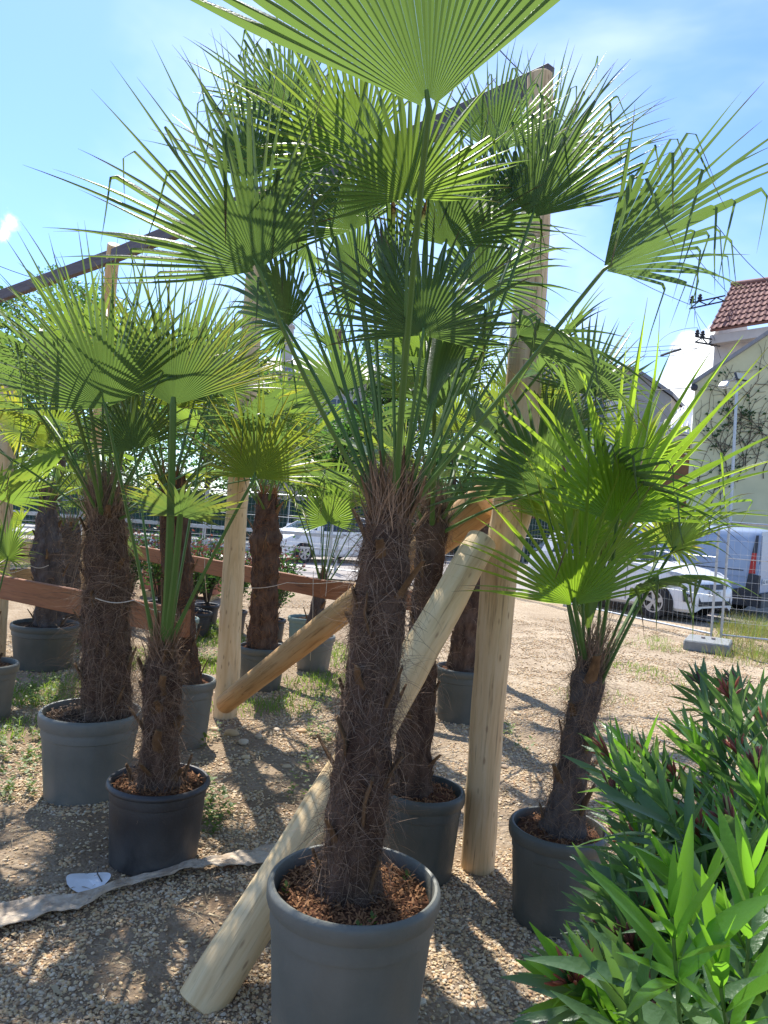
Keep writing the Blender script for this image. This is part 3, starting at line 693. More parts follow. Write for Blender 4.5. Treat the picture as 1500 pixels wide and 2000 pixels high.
hA((790, 1000), P(835, 800, 2.25), P(870, 640, 2.35), V(.6, .5, .1), .38, spread=24, nseg=14, fuse=.7, droop=0, bend=0, seed=14, mid=P(815, 900, 2.3))
hA((745, 990), P(630, 330, 2.60), P(480, 190, 2.6), V(-.3, .5, .6), .52, spread=95, nseg=36, fuse=.4, droop=.10, bend=.25, seed=15, mid=P(700, 700, 2.45))
hA((795, 990), P(930, 440, 2.45), P(1000, 250, 2.4), V(.3, .6, .5), .48, spread=100, nseg=36, fuse=.4, droop=.10, bend=.3, seed=16, mid=P(860, 720, 2.4))
hA((800, 1000), P(1010, 655, 2.45), P(1160, 690, 2.35), V(.1, .1, 1), .50, spread=85, nseg=34, fuse=.4, droop=.30, bend=.35, seed=17, mid=P(910, 830, 2.35))
hA((740, 1000), P(600, 480, 2.75), P(470, 430, 2.8), V(-.2, .2, .9), .50, spread=100, nseg=34, fuse=.4, droop=.18, bend=.25, seed=18, mid=P(680, 780, 2.5))
hA((795, 985), P(1060, 330, 2.75), P(1160, 90, 2.75), V(.3, .8, .2), .56, spread=58, nseg=30, fuse=.34, droop=.08, bend=.35, seed=20, mid=P(930, 700, 2.5))
hA((740, 985), P(560, 230, 2.75), P(480, 20, 2.75), V(-.1, .8, .2), .50, spread=62, nseg=30, fuse=.34, droop=.08, bend=.3, seed=21, mid=P(680, 640, 2.5))
hA((780, 985), P(870, 480, 2.30), P(900, 300, 2.3), V(.1, .8, .4), .42, spread=80, nseg=34, fuse=.4, droop=.12, bend=.35, seed=22, mid=P(830, 740, 2.3))
hA((760, 985), P(690, 450, 2.45), P(610, 260, 2.5), V(-.2, .7, .4), .46, spread=80, nseg=34, fuse=.38, droop=.12, bend=.3, seed=23, mid=P(730, 740, 2.4))
# cut leaf sheaths standing out of the head
for k, (sx, ex, ey) in enumerate([(735, 722, 900), (750, 742, 880), (775, 790, 870), (790, 808, 905), (800, 832, 930), (728, 705, 930)]):
    m_ = MB(); a = P(sx, 1010, 2.33) - oA; b = P(ex, ey, 2.30) - oA
    m_.tube([a, (a + b) / 2 + V(.004, 0, 0), b], [.020, .014, .006], 7, flat=.5, col=[(0, .1, 0, 1), (0, .5, 0, 1), (0, .9, 0, 1)]); m_.build('leaf_sheath', M_STUB, pa)

# ---- B: behind it
pb = palm(B_, sB, 'fan palm with slim fibrous trunk right behind the tallest palm'); oB = Vector(pb.location)
topB = P(848, 990, 3.58)
trunk(pb, (-.06, 0, -.02), topB - oB, .085, .075, M_TRUNK, 4, 6000, hw=.0012, stubs=16, prof=[(0, .11), (.1, .088), (.5, .068), (.85, .068), (.93, .078), (1, .055)])
crown(pb, topB - oB + V(0, 0, .03), 16, .78, .56, 21, [M_PALM, M_PALM2, M_PALM], el=(84, 8), az0=1.0, skip=lambda a, e: (4.2 < a < 5.3 and e < .5), bend=.16, nseg=34)

# ---- C: young palm in black pot
pc_ = palm(C_, sC, 'stocky fan palm with short hairy trunk growing in the black pot'); oC = Vector(pc_.location)
topC = P(318, 1265, 3.40)
trunk(pc_, (0, 0, -.02), topC - oC, .1, .08, M_TRUNK, 5, 6000, hair_mat=M_HAIR, hw=.0012, stubs=22, prof=[(0, .150), (.06, .13), (.13, .088), (.45, .072), (.8, .084), (1, .05)], hair_len=(.05, .15), hook=1.6)
def hC(s, hub, tip, nrm, R, **k): hero(pc_, P(s[0], s[1], 3.38), hub, tip, nrm, R, **k)
hC((322, 1260), P(338, 792, 2.95), P(355, 500, 2.9), V(0, .9, .3), .70, spread=68, nseg=42, fuse=.32, droop=.06, bend=.05, seed=31, yellow=.75, mid=P(335, 1030, 3.1), prad=.014)
hC((300, 1250), P(206, 797, 2.9), P(135, 540, 2.85), V(-.15, .85, .3), .76, spread=78, nseg=40, fuse=.32, droop=.07, bend=.06, seed=32, yellow=.1, mid=P(245, 980, 3.1), prad=.009)
hC((325, 1255), P(352, 1008, 3.05), P(372, 900, 2.7), V(0, .3, .95), .36, spread=118, nseg=38, fuse=.42, droop=.05, bend=.04, seed=33, yellow=.5, mid=P(342, 1140, 3.2), prad=.013)
hC((335, 1250), P(497, 934, 3.25), P(520, 740, 3.3), V(.1, .8, .4), .50, spread=90, nseg=34, fuse=.36, droop=.05, bend=.06, seed=34, yellow=.6, mid=P(415, 1080, 3.25), prad=.009, mat=M_PALMY)
hC((330, 1255), P(412, 772, 3.55), P(480, 560, 3.65), V(.2, .85, .3), .58, spread=66, nseg=34, fuse=.34, droop=.08, bend=.12, seed=35, yellow=1.0, mid=P(372, 1010, 3.4), prad=.008)
hC((312, 1255), P(262, 880, 3.7), P(225, 690, 3.8), V(-.2, .8, .4), .52, spread=80, nseg=32, fuse=.36, droop=.10, bend=.15, seed=36, yellow=.2, mid=P(285, 1060, 3.5), prad=.008)
for (sx, sy, ex, ey) in [(318, 1275, 316, 1130), (326, 1275, 322, 1150), (312, 1280, 308, 1190), (335, 1285, 345, 1215)]:
    m_ = MB(); a = P(sx, sy, 3.36) - oC; b = P(ex, ey, 3.36) - oC
    m_.tube([a, (a + b) / 2, b], [.014, .010, .007], 6, flat=.5); m_.build('cut_petiole', M_STUB, pc_)

# ---- D: big shaggy palm at left
pd = palm(D_, sD, 'broad fan palm with very wide shaggy trunk in the wide grey pot'); oD = Vector(pd.location)
topD = P(208, 985, 4.2)
trunk(pd, (.09, 0, -.02), topD - oD, .15, .12, M_TRUNK, 6, 10000, hw=.0014, stubs=22, prof=[(0, .155), (.06, .125), (.3, .122), (.6, .118), (.85, .105), (1, .07)], hair_len=(.07, .22), hook=1.7)
crown(pd, topD - oD + V(0, 0, .05), 20, .92, .70, 41, [M_PALM, M_PALM2, M_PALM], el=(86, 12), az0=.4, skip=lambda a, e: (4.4 < a < 5.1 and e < .3), yellow=.15, nseg=38)
# ---- E
pe = palm(E_, sE, 'fan palm with thin reddish trunk behind the black pot palm'); oE = Vector(pe.location)
topE = P(335, 930, 5.15)
trunk(pe, (0, 0, -.02), topE - oE, .1, .09, M_TRUNK, 7, 2600, hair_mat=M_HAIRR, hw=.0016, stubs=10, prof=[(0, .12), (.2, .09), (.6, .10), (1, .08)])
crown(pe, topE - oE, 16, .74, .56, 51, [M_PALM, M_PALMY, M_PALM2], el=(84, 0), az0=2.0, yellow=.4, nseg=32)
# ---- F far left
pf = palm(F_, sF, 'small greyish palm in the big dark slate pot at far left'); oF = Vector(pf.location)
topF = P(92, 960, 7.05)
trunk(pf, (.03, 0, -.02), topF - oF, .15, .08, M_TRUNKG, 8, 2200, hw=.002, stubs=14, prof=[(0, .12), (.3, .12), (.55, .14), (.8, .09), (1, .05)])
crown(pf, topF - oF, 15, .62, .52, 61, [M_PALMY, M_PALM2, M_PALM], el=(82, 0), az0=.2, yellow=.2, nseg=28)
# second small palm beside F
pm_pos = (P(142, 1150, 8.2).x, 8.2)
prM, sM = pot('plant_pot', pm_pos, .22, .42, M_POTB, 'dark pot of the short grey trunk behind the rail at left', soil=M_SOILD, seed=15, n=40)
pm_ = palm(pm_pos, sM, 'short grey trunked palm standing just right of the small greyish palm'); oM = Vector(pm_.location)
topM = P(136, 1022, 8.2)
trunk(pm_, (0, 0, -.02), topM - oM, .1, .09, M_TRUNKG, 9, 1500, hw=.002, stubs=8, prof=[(0, .09), (.5, .10), (.9, .11), (1, .08)])
crown(pm_, topM - oM, 12, .5, .5, 66, [M_PALMY, M_PALM], el=(80, -10), az0=1.2, yellow=.3, nseg=24)
# G: palm in the left edge pot
pg = palm((-2.78, 5.4), sG, 'small palm at the left edge whose yellow green fan enters the picture'); oG = Vector(pg.location)
topG = oG + V(-.05, 0, .35)
trunk(pg, (0, 0, -.02), topG - oG, .08, .07, M_TRUNK, 10, 800, stubs=6)
crown(pg, topG - oG, 9, .6, .5, 71, [M_PALM2, M_PALMY], el=(84, 20), az0=2.6, skip=lambda a, e: a > 5.2 or a < .9, yellow=.3, nseg=28)
hero(pg, topG, P(-6, 975, 5.2), P(60, 905, 5.0), V(0, .4, .9), .50, spread=95, nseg=32, seed=701, mat=M_PALM2, yellow=.2)
hero(pg, topG, P(42, 845, 5.1), P(-30, 760, 5.1), V(-.2, .5, .9), .48, spread=100, nseg=32, seed=702, mat=M_PALMY, yellow=.9)
# H
ph_ = palm(H_, sH, 'fan palm with thin brown trunk standing just right of the left log post'); oH = Vector(ph_.location)
topH = P(522, 965, 6.85)
trunk(ph_, (0, 0, -.02), topH - oH, .15, .12, M_TRUNK, 11, 2600, hw=.0018, hair_mat=M_HAIRR, stubs=12, prof=[(0, .135), (.3, .115), (.6, .12), (.72, .15), (.8, .11), (1, .085)])
crown(ph_, topH - oH, 13, .85, .60, 81, [M_PALMY, M_PALM2, M_PALM], el=(84, 8), az0=.9, yellow=.2, nseg=30)
# I
pi_ = palm(I_, sI, 'very slim grey stemmed palm with bright fans in front of the small white car'); oI = Vector(pi_.location)
topI = P(632, 1120, 7.75)
trunk(pi_, (-.03, 0, -.02), topI - oI, .09, .05, M_TRUNKG, 12, 500, hw=.0018, stubs=5, prof=[(0, .10), (.5, .075), (1, .045)], hook=.4)
hero(pi_, topI, P(642, 1022, 7.6), P(640, 900, 7.5), V(0, .6, .7), .62, spread=110, nseg=34, seed=91, mat=M_PALM2)
crown(pi_, topI - oI + V(0, 0, .05), 9, .95, .58, 95, [M_PALM2, M_PALMY], el=(84, 45), az0=0, yellow=.4, nseg=28)
# K
pk = palm(K_, sK, 'palm whose dark trunk shows just left of the tall right log post'); oK = Vector(pk.location)
topK = P(935, 985, 6.3)
trunk(pk, (.0, 0, -.02), topK - oK, .12, .1, M_TRUNK, 13, 2000, hw=.0018, stubs=8, prof=[(0, .14), (.3, .115), (1, .09)])
crown(pk, topK - oK, 14, .9, .6, 101, [M_PALM2, M_PALM, M_PALMY], el=(84, 5), az0=.3, yellow=.35, nseg=30)
# far palm right of the post, yellowish
pnx = P(950, 1250, 8.0).x; pn = palm((pnx, 8.0), 0.3, 'yellowing fan palm rising behind the tall right post against the flats'); oN = Vector(pn.location)
pot('plant_pot', (pnx, 8.0), .17, .34, M_POTD, 'slate pot of the yellowing palm behind the tall right post', seed=17, n=36)
topN = P(985, 960, 8.0)
trunk(pn, (0, 0, -.02), topN - oN, .1, .08, M_TRUNK, 14, 900, hw=.002, stubs=6)
crown(pn, topN - oN, 10, .95, .6, 111, [M_PALMY, M_PALM], el=(84, 40), az0=.3, yellow=.9, nseg=28)
hero(pn, topN, P(1072, 800, 7.6), P(1110, 700, 7.5), V(.2, .6, .6), .55, spread=105, nseg=30, seed=1101, mat=M_PALMY, yellow=1.2)

# ---- L: bright short palm on the right
pl_ = palm(L_, sL, 'short fan palm with sunlit bright green fans beside the oleander'); oL = Vector(pl_.location)
topL = P(1155, 1290, 3.2)
trunk(pl_, (0.01, 0, -.02), topL - oL, .1, .08, M_TRUNKG, 15, 5500, hw=.0009, stubs=14, prof=[(0, .115), (.1, .092), (.3, .066), (.7, .060), (.9, .064), (1, .042)], hook=1.5, hair_len=(.06, .2))
def hL(s, hub, tip, nrm, R, d=3.2, **k): hero(pl_, P(s[0], s[1], d), hub, tip, nrm, R, **k)
hL((1145, 1300), P(1122, 1182, 3.0), P(1120, 990, 2.85), V(0, .6, .7), .72, spread=86, nseg=28, fuse=.26, droop=.08, bend=.16, seed=201, mat=M_PALML, yellow=.45, wide=1.1, prad=.010)
hL((1165, 1300), P(1204, 1022, 2.95), P(1262, 830, 2.75), V(.1, .6, .7), .92, spread=82, nseg=28, fuse=.27, droop=.08, bend=.12, seed=202, mat=M_PALML, yellow=.25, wide=1.1, mid=P(1190, 1180, 3.1), prad=.010)
hL((1150, 1300), P(1150, 772, 3.5), P(1175, 600, 3.6), V(0, .8, .3), .48, spread=86, nseg=32, fuse=.45, droop=.04, bend=.06, seed=203, mid=P(1150, 1020, 3.35), yellow=.1)
hL((1155, 1300), P(1130, 1030, 3.45), P(1120, 850, 3.5), V(0, .8, .4), .68, spread=55, nseg=24, fuse=.30, droop=.05, bend=.05, seed=204, mat=M_PALML, yellow=.2, wide=1.1)
hL((1140, 1300), P(1060, 960, 3.2), P(960, 820, 3.1), V(-.2, .6, .6), .66, spread=66, nseg=24, fuse=.38, droop=.16, bend=.1, seed=205, mat=M_PALM, wide=1.1)
hL((1160, 1300), P(1250, 900, 3.5), P(1290, 760, 3.6), V(.2, .7, .6), .46, spread=70, nseg=24, fuse=.38, droop=.14, bend=.2, seed=206, mat=M_PALML, yellow=.6, wide=1.1)
hL((1175, 1310), P(1300, 1062, 3.5), P(1330, 990, 3.5), V(.2, .4, .9), .34, spread=115, nseg=24, fuse=.4, droop=.12, bend=.2, seed=207, mat=M_PALMY, yellow=.7)
hL((1170, 1310), P(1228, 1170, 3.15), P(1330, 1120, 3.0), V(.2, -.2, .9), .58, spread=55, nseg=14, fuse=.36, droop=.45, bend=.4, seed=208, mat=M_PALM)
crown(pl_, topL - oL, 5, .62, .46, 221, [M_PALML, M_PALM2], el=(86, 48), az0=.8, yellow=.35, nseg=24, skip=lambda a, e: 4.0 < a < 5.4)
hL((1145, 1300), P(1150, 1235, 3.2), P(1150, 1130, 3.2), V(-.3, .9, 0), .42, spread=26, nseg=18, fuse=.7, droop=0, bend=0, seed=209, mat=M_PALM2)

# ------------------------------------------------------------------ twine round the trunks and hanging strings
def string(pts, label, r_=.003):
    mb = MB(); pts = [Vector(p) for p in pts]; n = 14; q = []
    for k in range(len(pts) - 1):
        for i in range(n): q.append(pts[k].lerp(pts[k + 1], i / n) + V(0, 0, -.02 * math.sin(math.pi * i / n)))
    q.append(pts[-1]); mb.tube(q, r_, 5); tag(mb.build('twine', M_ROPE, None, loc=pts[0]), label, 'string')
string([P(0, 1120, 6.0), P(60, 1105, 5.9), P(95, 1104, 5.9)], 'frayed twine end tied on the left rail')
string([P(186, 1168, 3.98), P(262, 1172, 3.98), P(345, 1200, 4.9)], 'twine wrapped across the wide shaggy trunk')
string([P(478, 1148, 6.68), P(560, 1138, 6.6), P(690, 1132, 6.5)], 'pale twine stretched along the rail to the front trunk')
string([P(612, 1115, 6.8), P(611, 1200, 6.8), P(606, 1290, 7.5)], 'twine hanging down in front of the rail by the slim palm')
string([P(640, 1118, 6.8), P(636, 1165, 6.8)], 'short twine loop over the far rail')
string([P(400, 1090, 7.3), P(400, 1120, 7.3), P(405, 1175, 8)], 'twine hanging from the rail left of the log post')

# ------------------------------------------------------------------ mesh fence
def fence(p0, p1, label, h=1.95, net=False, dx=.10, dz=.22, low=.12):
    p0 = Vector(p0); p1 = Vector(p1); L = (p1 - p0).length; d = (p1 - p0).normalized()
    root = empty('mesh_fence', p0, label, 'fence'); z = V(0, 0, 1)
    def tb(a, b, r_, name, m=M_GALV, n=8): mb = MB(); mb.tube([a, b], r_, n); mb.build(name, m, root)
    tb(z * low * .3, z * h, .021, 'upright'); tb(d * L + z * low * .3, d * L + z * h, .021, 'upright')
    tb(z * h, d * L + z * h, .019, 'top_rail'); tb(z * low, d * L + z * low, .017, 'bottom_rail')
    mb = MB(); x = dx
    while x < L: mb.tube([d * x + z * low, d * x + z * h], .0017, 3, False); x += dx
    zz = low + dz
    while zz < h: mb.tube([z * zz, d * L + z * zz], .0019, 3, False); zz += dz
    for k, zb in enumerate((low + .62, low + 1.25)): mb.tube([z * zb, d * L + z * zb], .006, 4, False)
    mb.build('wire_mesh', M_GALV, root, kind='stuff')
    if net:
        n_ = d.cross(z) * .03; mb = MB(); a = -n_ + z * (h - .75); mb.box(d * L / 2 + z * (.62 + h / 2 - .0) + n_, (L, .006, h - .7), Matrix((d, d.cross(z), z)).transposed())
        mb.build('netting', M_NET, root)
    return root
fr = G(1388, 1252); fl = G(1010, 1168)
fl = fl; ffar = fl + (fl - fr).normalized() * 0.0
dirf = (fl - fr).normalized()
seg = 3.5
f1 = fence(fr, fr + dirf * seg, 'galvanised mesh fence panel in front of the white car at right')
f2 = fence(fr + dirf * (seg + .06), fr + dirf * (seg * 2 + .06), 'mesh fence panel behind the tall right log post')
q0 = fr + dirf * (seg * 2 + .12); q1 = q0 + V(-3.5, .9, 0)
f3 = fence(q0, q1, 'mesh fence panel behind the front palm trunks')
q2 = q1 + V(-3.45, .6, 0); f4 = fence(q1 + V(-.05, 0, 0), q2, 'mesh fence panel before the small white car')
q3 = q2 + V(-3.45, .3, 0); f5 = fence(q2 + V(-.05, 0, 0), q3, 'mesh fence panel behind the timber rail at left')
q4 = q3 + V(-3.45, .1, 0); f6 = fence(q3 + V(-.05, 0, 0), q4, 'leftmost mesh fence panel behind the lumber stack')
f7 = fence(fr + V(.14, -.05, 0), fr + V(3.6, -.9, 0), 'mesh fence panel in front of the parked van at right edge')
# rubber-concrete foot block under the fence joint
b0 = G(1388, 1272); root = empty('fence_foot', b0, 'grey concrete block holding the fence feet', 'fence foot')
Mr = Matrix.Rotation(rad(-28), 3, 'Z'); mb = MB(); mb.box((0, .1, .08), (.62, .80, .16), Mr, bev=.02); mb.build('block', M_CONC, root)
mb = MB()
for sx, sy in ((-.06, .05), (.08, .02)): mb.tube([(sx, sy + .1, .14), (sx, sy + .1, .19)], .03, 10)
mb.build('socket', M_RUST, root)
mb = MB(); mb.tube([G(1396, 1250), G(1420, 1268), G(1450, 1280), G(1478, 1292), G(1520, 1302), G(1600, 1330)], .014, 7); tag(mb.build('cable', M_WIRE, None), 'black cable trailing over the grass by the fence foot', 'cable')

# guard rail on the street side, left
root = empty('guard_rail', V(-14, 19.2, 0), 'pale street guard rail seen through the left fence', 'railing')
mb = MB(); mb.box((6, 0, .98), (14, .06, .09), bev=.01); mb.box((6, 0, .62), (14, .06, .05)); mb.build('rail', M_GALV, root)
for k in range(8):
    mb = MB(); mb.box((-.8 + k * 1.95, .06, .5), (.07, .05, 1.0)); mb.build('post', M_GALV, root)
# dark green screen behind the street
root = empty('screen_fence', V(-14, 31.4, 0), 'dark green screened fence across the street', 'fence')
mb = MB(); mb.box((12, 0, .95), (36, .05, 1.9)); mb.build('netting', M_NET, root)
mb = MB()
for k in range(15): mb = MB(); mb.tube([(-5 + k * 2.5, -.06, 0), (-5 + k * 2.5, -.06, 2.0)], .035, 8); mb.build('post', M_GALV, root)

# ------------------------------------------------------------------ cars
def loft(stations, nk):
    """stations: list of rings (lists of nk points)"""
    mb = MB(); vs = [p for s_ in stations for p in s_]; fs = []
    for i in range(len(stations) - 1):
        for k in range(nk - 1): fs.append((i * nk + k, (i + 1) * nk + k, (i + 1) * nk + k + 1, i * nk + k + 1))
    fs.append(tuple(range(nk))); fs.append(tuple(reversed(range((len(stations) - 1) * nk, len(stations) * nk))))
    mb.add(vs, fs); return mb
def car(name, loc, heading, label, cat, L, W, H, paint, body, house, wheels, wr, detail, dark_sill=False):
    """x forward, y left, z up. body: list (x, zlow, zbelt, halfwidth); house: list (x, zroof, hw_roof) between pillars"""
    root = empty(name, loc, label, cat); root.rotation_euler = (0, 0, math.atan2(heading[1], heading[0]))
    rings = []
    for x, zl, zb, hw, crown_ in body:
        zl2 = zl
        rings.append([(x, -hw * .90, zl2), (x, -hw * .985, zl2 + .06), (x, -hw, zl2 + (zb - zl2) * .45), (x, -hw * .985, zl2 + (zb - zl2) * .72), (x, -hw * .93, zb - .02), (x, -hw * .80, zb + crown_ * .5), (x, -hw * .4, zb + crown_),
                      (x, hw * .4, zb + crown_), (x, hw * .80, zb + crown_ * .5), (x, hw * .93, zb - .02), (x, hw * .985, zl2 + (zb - zl2) * .72), (x, hw, zl2 + (zb - zl2) * .45), (x, hw * .985, zl2 + .06), (x, hw * .90, zl2)])
    mb = loft(rings, 14); mb.build('body', paint, root)
    # greenhouse glass
    rings = []
    for x, zbelt, zr, hb, hr in house:
        rings.append([(x, -hb, zbelt), (x, -hb + (hb - hr) * .55, zbelt + (zr - zbelt) * .55), (x, -hr, zr - .04), (x, -hr * .8, zr), (x, hr * .8, zr), (x, hr, zr - .04), (x, hb - (hb - hr) * .55, zbelt + (zr - zbelt) * .55), (x, hb, zbelt)])
    mb = loft(rings, 8); mb.build('window_glass', detail.get('glass', M_GLASSD), root)
    # roof skin
    ro = [r_ for r_ in house if r_[2] > H - .16]
    rings = []
    for x, zbelt, zr, hb, hr in ro:
        rings.append([(x, -hr - .006, zr - .075), (x, -hr - .004, zr - .03), (x, -hr * .8, zr + .012), (x, 0, zr + .022), (x, hr * .8, zr + .012), (x, hr + .004, zr - .03), (x, hr + .006, zr - .075)])
    mb = loft(rings, 7); mb.build('roof', paint, root)
    # pillars
    for xs in detail['pillars']:
        (xa, xb, zb_, zt, hb, hr, w_) = xs[:7]
        for s in (-1, 1):
            mb = MB(); dx = w_ / 2
            mb.prism([(xa - dx, s * (hb + .008), zb_), (xa + dx, s * (hb + .008), zb_), (xb + dx, s * (hr + .012), zt), (xb - dx, s * (hr + .012), zt)], (0, -s * .03, 0)); mb.smooth = False
            mb.build('pillar', xs[7] if len(xs) > 7 else paint, root)
    # wheels
    hw = W / 2
    for x in wheels:
        for s in (-1, 1):
            mb = MB(); n = 28; y0 = s * (hw - .02)
            arch = [(x + math.cos(math.pi * k / 14) * (wr + .055), s * (hw + .004), wr - .02 + math.sin(math.pi * k / 14) * (wr + .055)) for k in range(15)]
            arch = [(x + wr + .055, s * (hw + .004), .16)] + arch + [(x - wr - .055, s * (hw + .004), .16)]
            mb.prism(arch, (0, -s * .06, 0)); mb.smooth = False; mb.build('wheel_arch', M_BLACK, root)
            wh = bpy.data.objects.new('wheel', None)
            tm = MB(); ring = []
            prof = [(wr * .62, -.085), (wr * .94, -.085), (wr, -.06), (wr, .05), (wr * .94, .085), (wr * .66, .088), (wr * .62, .07)]
            for r_, yy in prof:
                for k in range(n): ring.append((x + r_ * math.cos(2 * math.pi * k / n), y0 + s * (yy - .05) + s * .03, wr + r_ * math.sin(2 * math.pi * k / n)))
            fs = [(i * n + k, i * n + (k + 1) % n, (i + 1) * n + (k + 1) % n, (i + 1) * n + k) for i in range(len(prof) - 1) for k in range(n)]
            tm.add(ring, fs); tyre = tm.build('wheel', M_BLACK, root)
            rm = MB(); yf = y0 + s * .055
            pts = [(x + wr * .62 * math.cos(2 * math.pi * k / n), yf - s * .05, wr + wr * .62 * math.sin(2 * math.pi * k / n)) for k in range(n)]
            rm.add(pts, [tuple(range(n))]); rm.build('hub_plate', M_DKPL, tyre)
            rm = MB(); ns = detail.get('spokes', 6)
            for k in range(ns):
                a = 2 * math.pi * k / ns + .3; c_, s_ = math.cos(a), math.sin(a); wd = wr * .12
                q = [(wr * .1, -wd * .6), (wr * .62, -wd * 1.3), (wr * .62, wd * 1.3), (wr * .1, wd * .6)]
                rm.prism([(x + u * c_ - v_ * s_, yf, wr + u * s_ + v_ * c_) for u, v_ in q], (0, -s * .03, 0))
            rg = [(x + r_ * math.cos(2 * math.pi * k / n), yf + s * .004, wr + r_ * math.sin(2 * math.pi * k / n)) for r_ in (wr * .56, wr * .65) for k in range(n)]
            rm.add(rg, [(k, (k + 1) % n, n + (k + 1) % n, n + k) for k in range(n)])
            cp = [(x + wr * .14 * math.cos(2 * math.pi * k / n), yf + s * .008, wr + wr * .14 * math.sin(2 * math.pi * k / n)) for k in range(n)]
            rm.add(cp, [tuple(range(n))]); rm.smooth = False; rm.build('rim', M_RIM, tyre)
    return root
def slab(root, name, pts, off, mat):
    mb = MB(); mb.smooth = False; mb.prism(pts, off); return mb.build(name, mat, root)
def text_mb(mb, s, o, xdir, zdir, h, nrm):
    """block capitals from small bars, written on a plate"""
    seg = {'L': ['l', 'b'], 'U': ['l', 'r', 'b'], '0': ['l', 'r', 't', 'b'], '1': ['r'], '7': ['t', 'r'], '4': ['lt', 'm', 'r'], '9': ['t', 'lt', 'm', 'r'], '2': ['t', 'rt', 'm', 'lb', 'b'], '5': ['t', 'lt', 'm', 'rb', 'b'], 'J': ['r', 'b', 'lb'], '-': ['m'], 'B': ['l', 'r', 't', 'b', 'm'], 'G': ['l', 't', 'b', 'rb'], ' ': []}
    w_ = h * .5; t = h * .16; x = 0
    for ch in s:
        for q in seg.get(ch, ['l', 'r', 't']):
            if q in ('t', 'm', 'b'):
                z0 = {'t': h - t, 'm': h / 2 - t / 2, 'b': 0}[q]; x0, x1, z1 = x, x + w_, z0 + t
            else:
                x0 = x if q[0] == 'l' else x + w_ - t; x1 = x0 + t; z0, z1 = 0, h
                if q.endswith('t') and len(q) > 1: z0 = h / 2
                if q.endswith('b') and len(q) > 1: z1 = h / 2
            pts = [o + xdir * a + zdir * b + nrm * .003 for a, b in ((x0, z0), (x1, z0), (x1, z1), (x0, z1))]
            mb.add(pts, [(0, 1, 2, 3)])
        x += w_ * 1.45
# small white hatchback across the street, seen from its left flank
L1 = 3.75
body = [(1.86, .30, .52, .52, .02), (1.80, .22, .66, .70, .03), (1.60, .20, .80, .79, .05), (1.15, .20, .90, .825, .06), (.75, .20, .97, .83, .05), (0, .20, .98, .83, .02), (-1.0, .20, 1.00, .83, .02), (-1.6, .22, .99, .82, .02), (-1.80, .26, .93, .76, .02), (-1.88, .36, .70, .66, 0)]
house = [(1.02, .92, .95, .70, .66), (.62, .94, 1.18, .74, .66), (.22, .96, 1.39, .77, .62), (-.1, .97, 1.455, .77, .61), (-.6, .98, 1.47, .77, .61), (-1.15, .99, 1.43, .76, .60), (-1.42, .99, 1.36, .74, .58), (-1.66, .99, 1.14, .73, .62), (-1.78, .98, .99, .72, .66)]
det = dict(pillars=[(.98, .14, .93, 1.40, .75, .62, .09), (-.38, -.42, .97, 1.42, .772, .612, .09, M_DKPL), (-1.38, -1.28, .98, 1.40, .77, .60, .30)], spokes=6)
gc = G(622, 1101)
c1 = car('parked_car', (gc.x, gc.y + .8, .03), (-.74, -.60), 'small white hatchback parked across the street beyond the mesh fence', 'car', L1, 1.66, 1.48, M_WPAINT, body, house, (1.18, -1.18), .29, det)
for s in (-1, 1):
    slab(c1, 'headlight', [(1.62, s * .70, .62), (1.40, s * .812, .70), (1.30, s * .815, .80), (1.50, s * .74, .80), (1.72, s * .60, .70)], (0, s * .01, .012), M_LAMPG)
    slab(c1, 'tail_light', [(-1.72, s * .79, .78), (-1.84, s * .72, .80), (-1.80, s * .74, 1.02), (-1.66, s * .80, 1.04)], (-.01, s * .03, 0), M_RED)
    slab(c1, 'wing_mirror', [(.78, s * .80, .96), (.62, s * .80, .96), (.60, s * .80, 1.10), (.74, s * .80, 1.10)], (0, s * .14, 0), M_WPAINT)
    for x in (-.30, -1.15): slab(c1, 'door_handle', [(x, s * .825, .86), (x + .16, s * .825, .86), (x + .16, s * .825, .89), (x, s * .825, .89)], (0, s * .02, 0), M_DKPL)
    for x in (.62, -.42, -1.22): slab(c1, 'door_gap', [(x, s * .832, .28), (x + .012, s * .832, .28), (x + .012, s * .822, .94), (x, s * .822, .94)], (0, s * .004, 0), M_DKPL)
slab(c1, 'grille', [(1.865, -.4, .34), (1.865, .4, .34), (1.85, .36, .50), (1.85, -.36, .50)], (.012, 0, 0), M_BLACK)

# white crossover behind the right fence
body = [(2.10, .30, .55, .55, .01), (2.06, .22, .74, .74, .02), (1.90, .20, .86, .84, .04), (1.55, .20, .98, .88, .05), (1.0, .21, 1.06, .90, .06), (.7, .21, 1.08, .90, .04), (0, .21, 1.09, .90, .02), (-1.1, .21, 1.10, .90, .02), (-1.75, .23, 1.09, .89, .02), (-2.0, .28, 1.02, .84, .02), (-2.10, .42, .80, .74, 0)]
house = [(1.00, 1.02, 1.05, .76, .72), (.55, 1.04, 1.30, .80, .70), (.18, 1.06, 1.52, .82, .67), (-.2, 1.07, 1.60, .82, .66), (-.8, 1.08, 1.61, .82, .66), (-1.35, 1.09, 1.56, .81, .65), (-1.62, 1.09, 1.46, .80, .64), (-1.86, 1.09, 1.24, .79, .68), (-1.98, 1.08, 1.09, .77, .70)]
det = dict(pillars=[(.96, .12, 1.04, 1.54, .80, .67, .09), (-.35, -.42, 1.07, 1.56, .824, .662, .09, M_DKPL), (-1.52, -1.38, 1.08, 1.52, .82, .65, .30)], spokes=5)
hd = Vector((.62, -.78, 0)).normalized()
nose = G(1330, 1218); ctr = nose - hd * 1.75 + V(0, .9, 0) + V(.1, .25, 0)
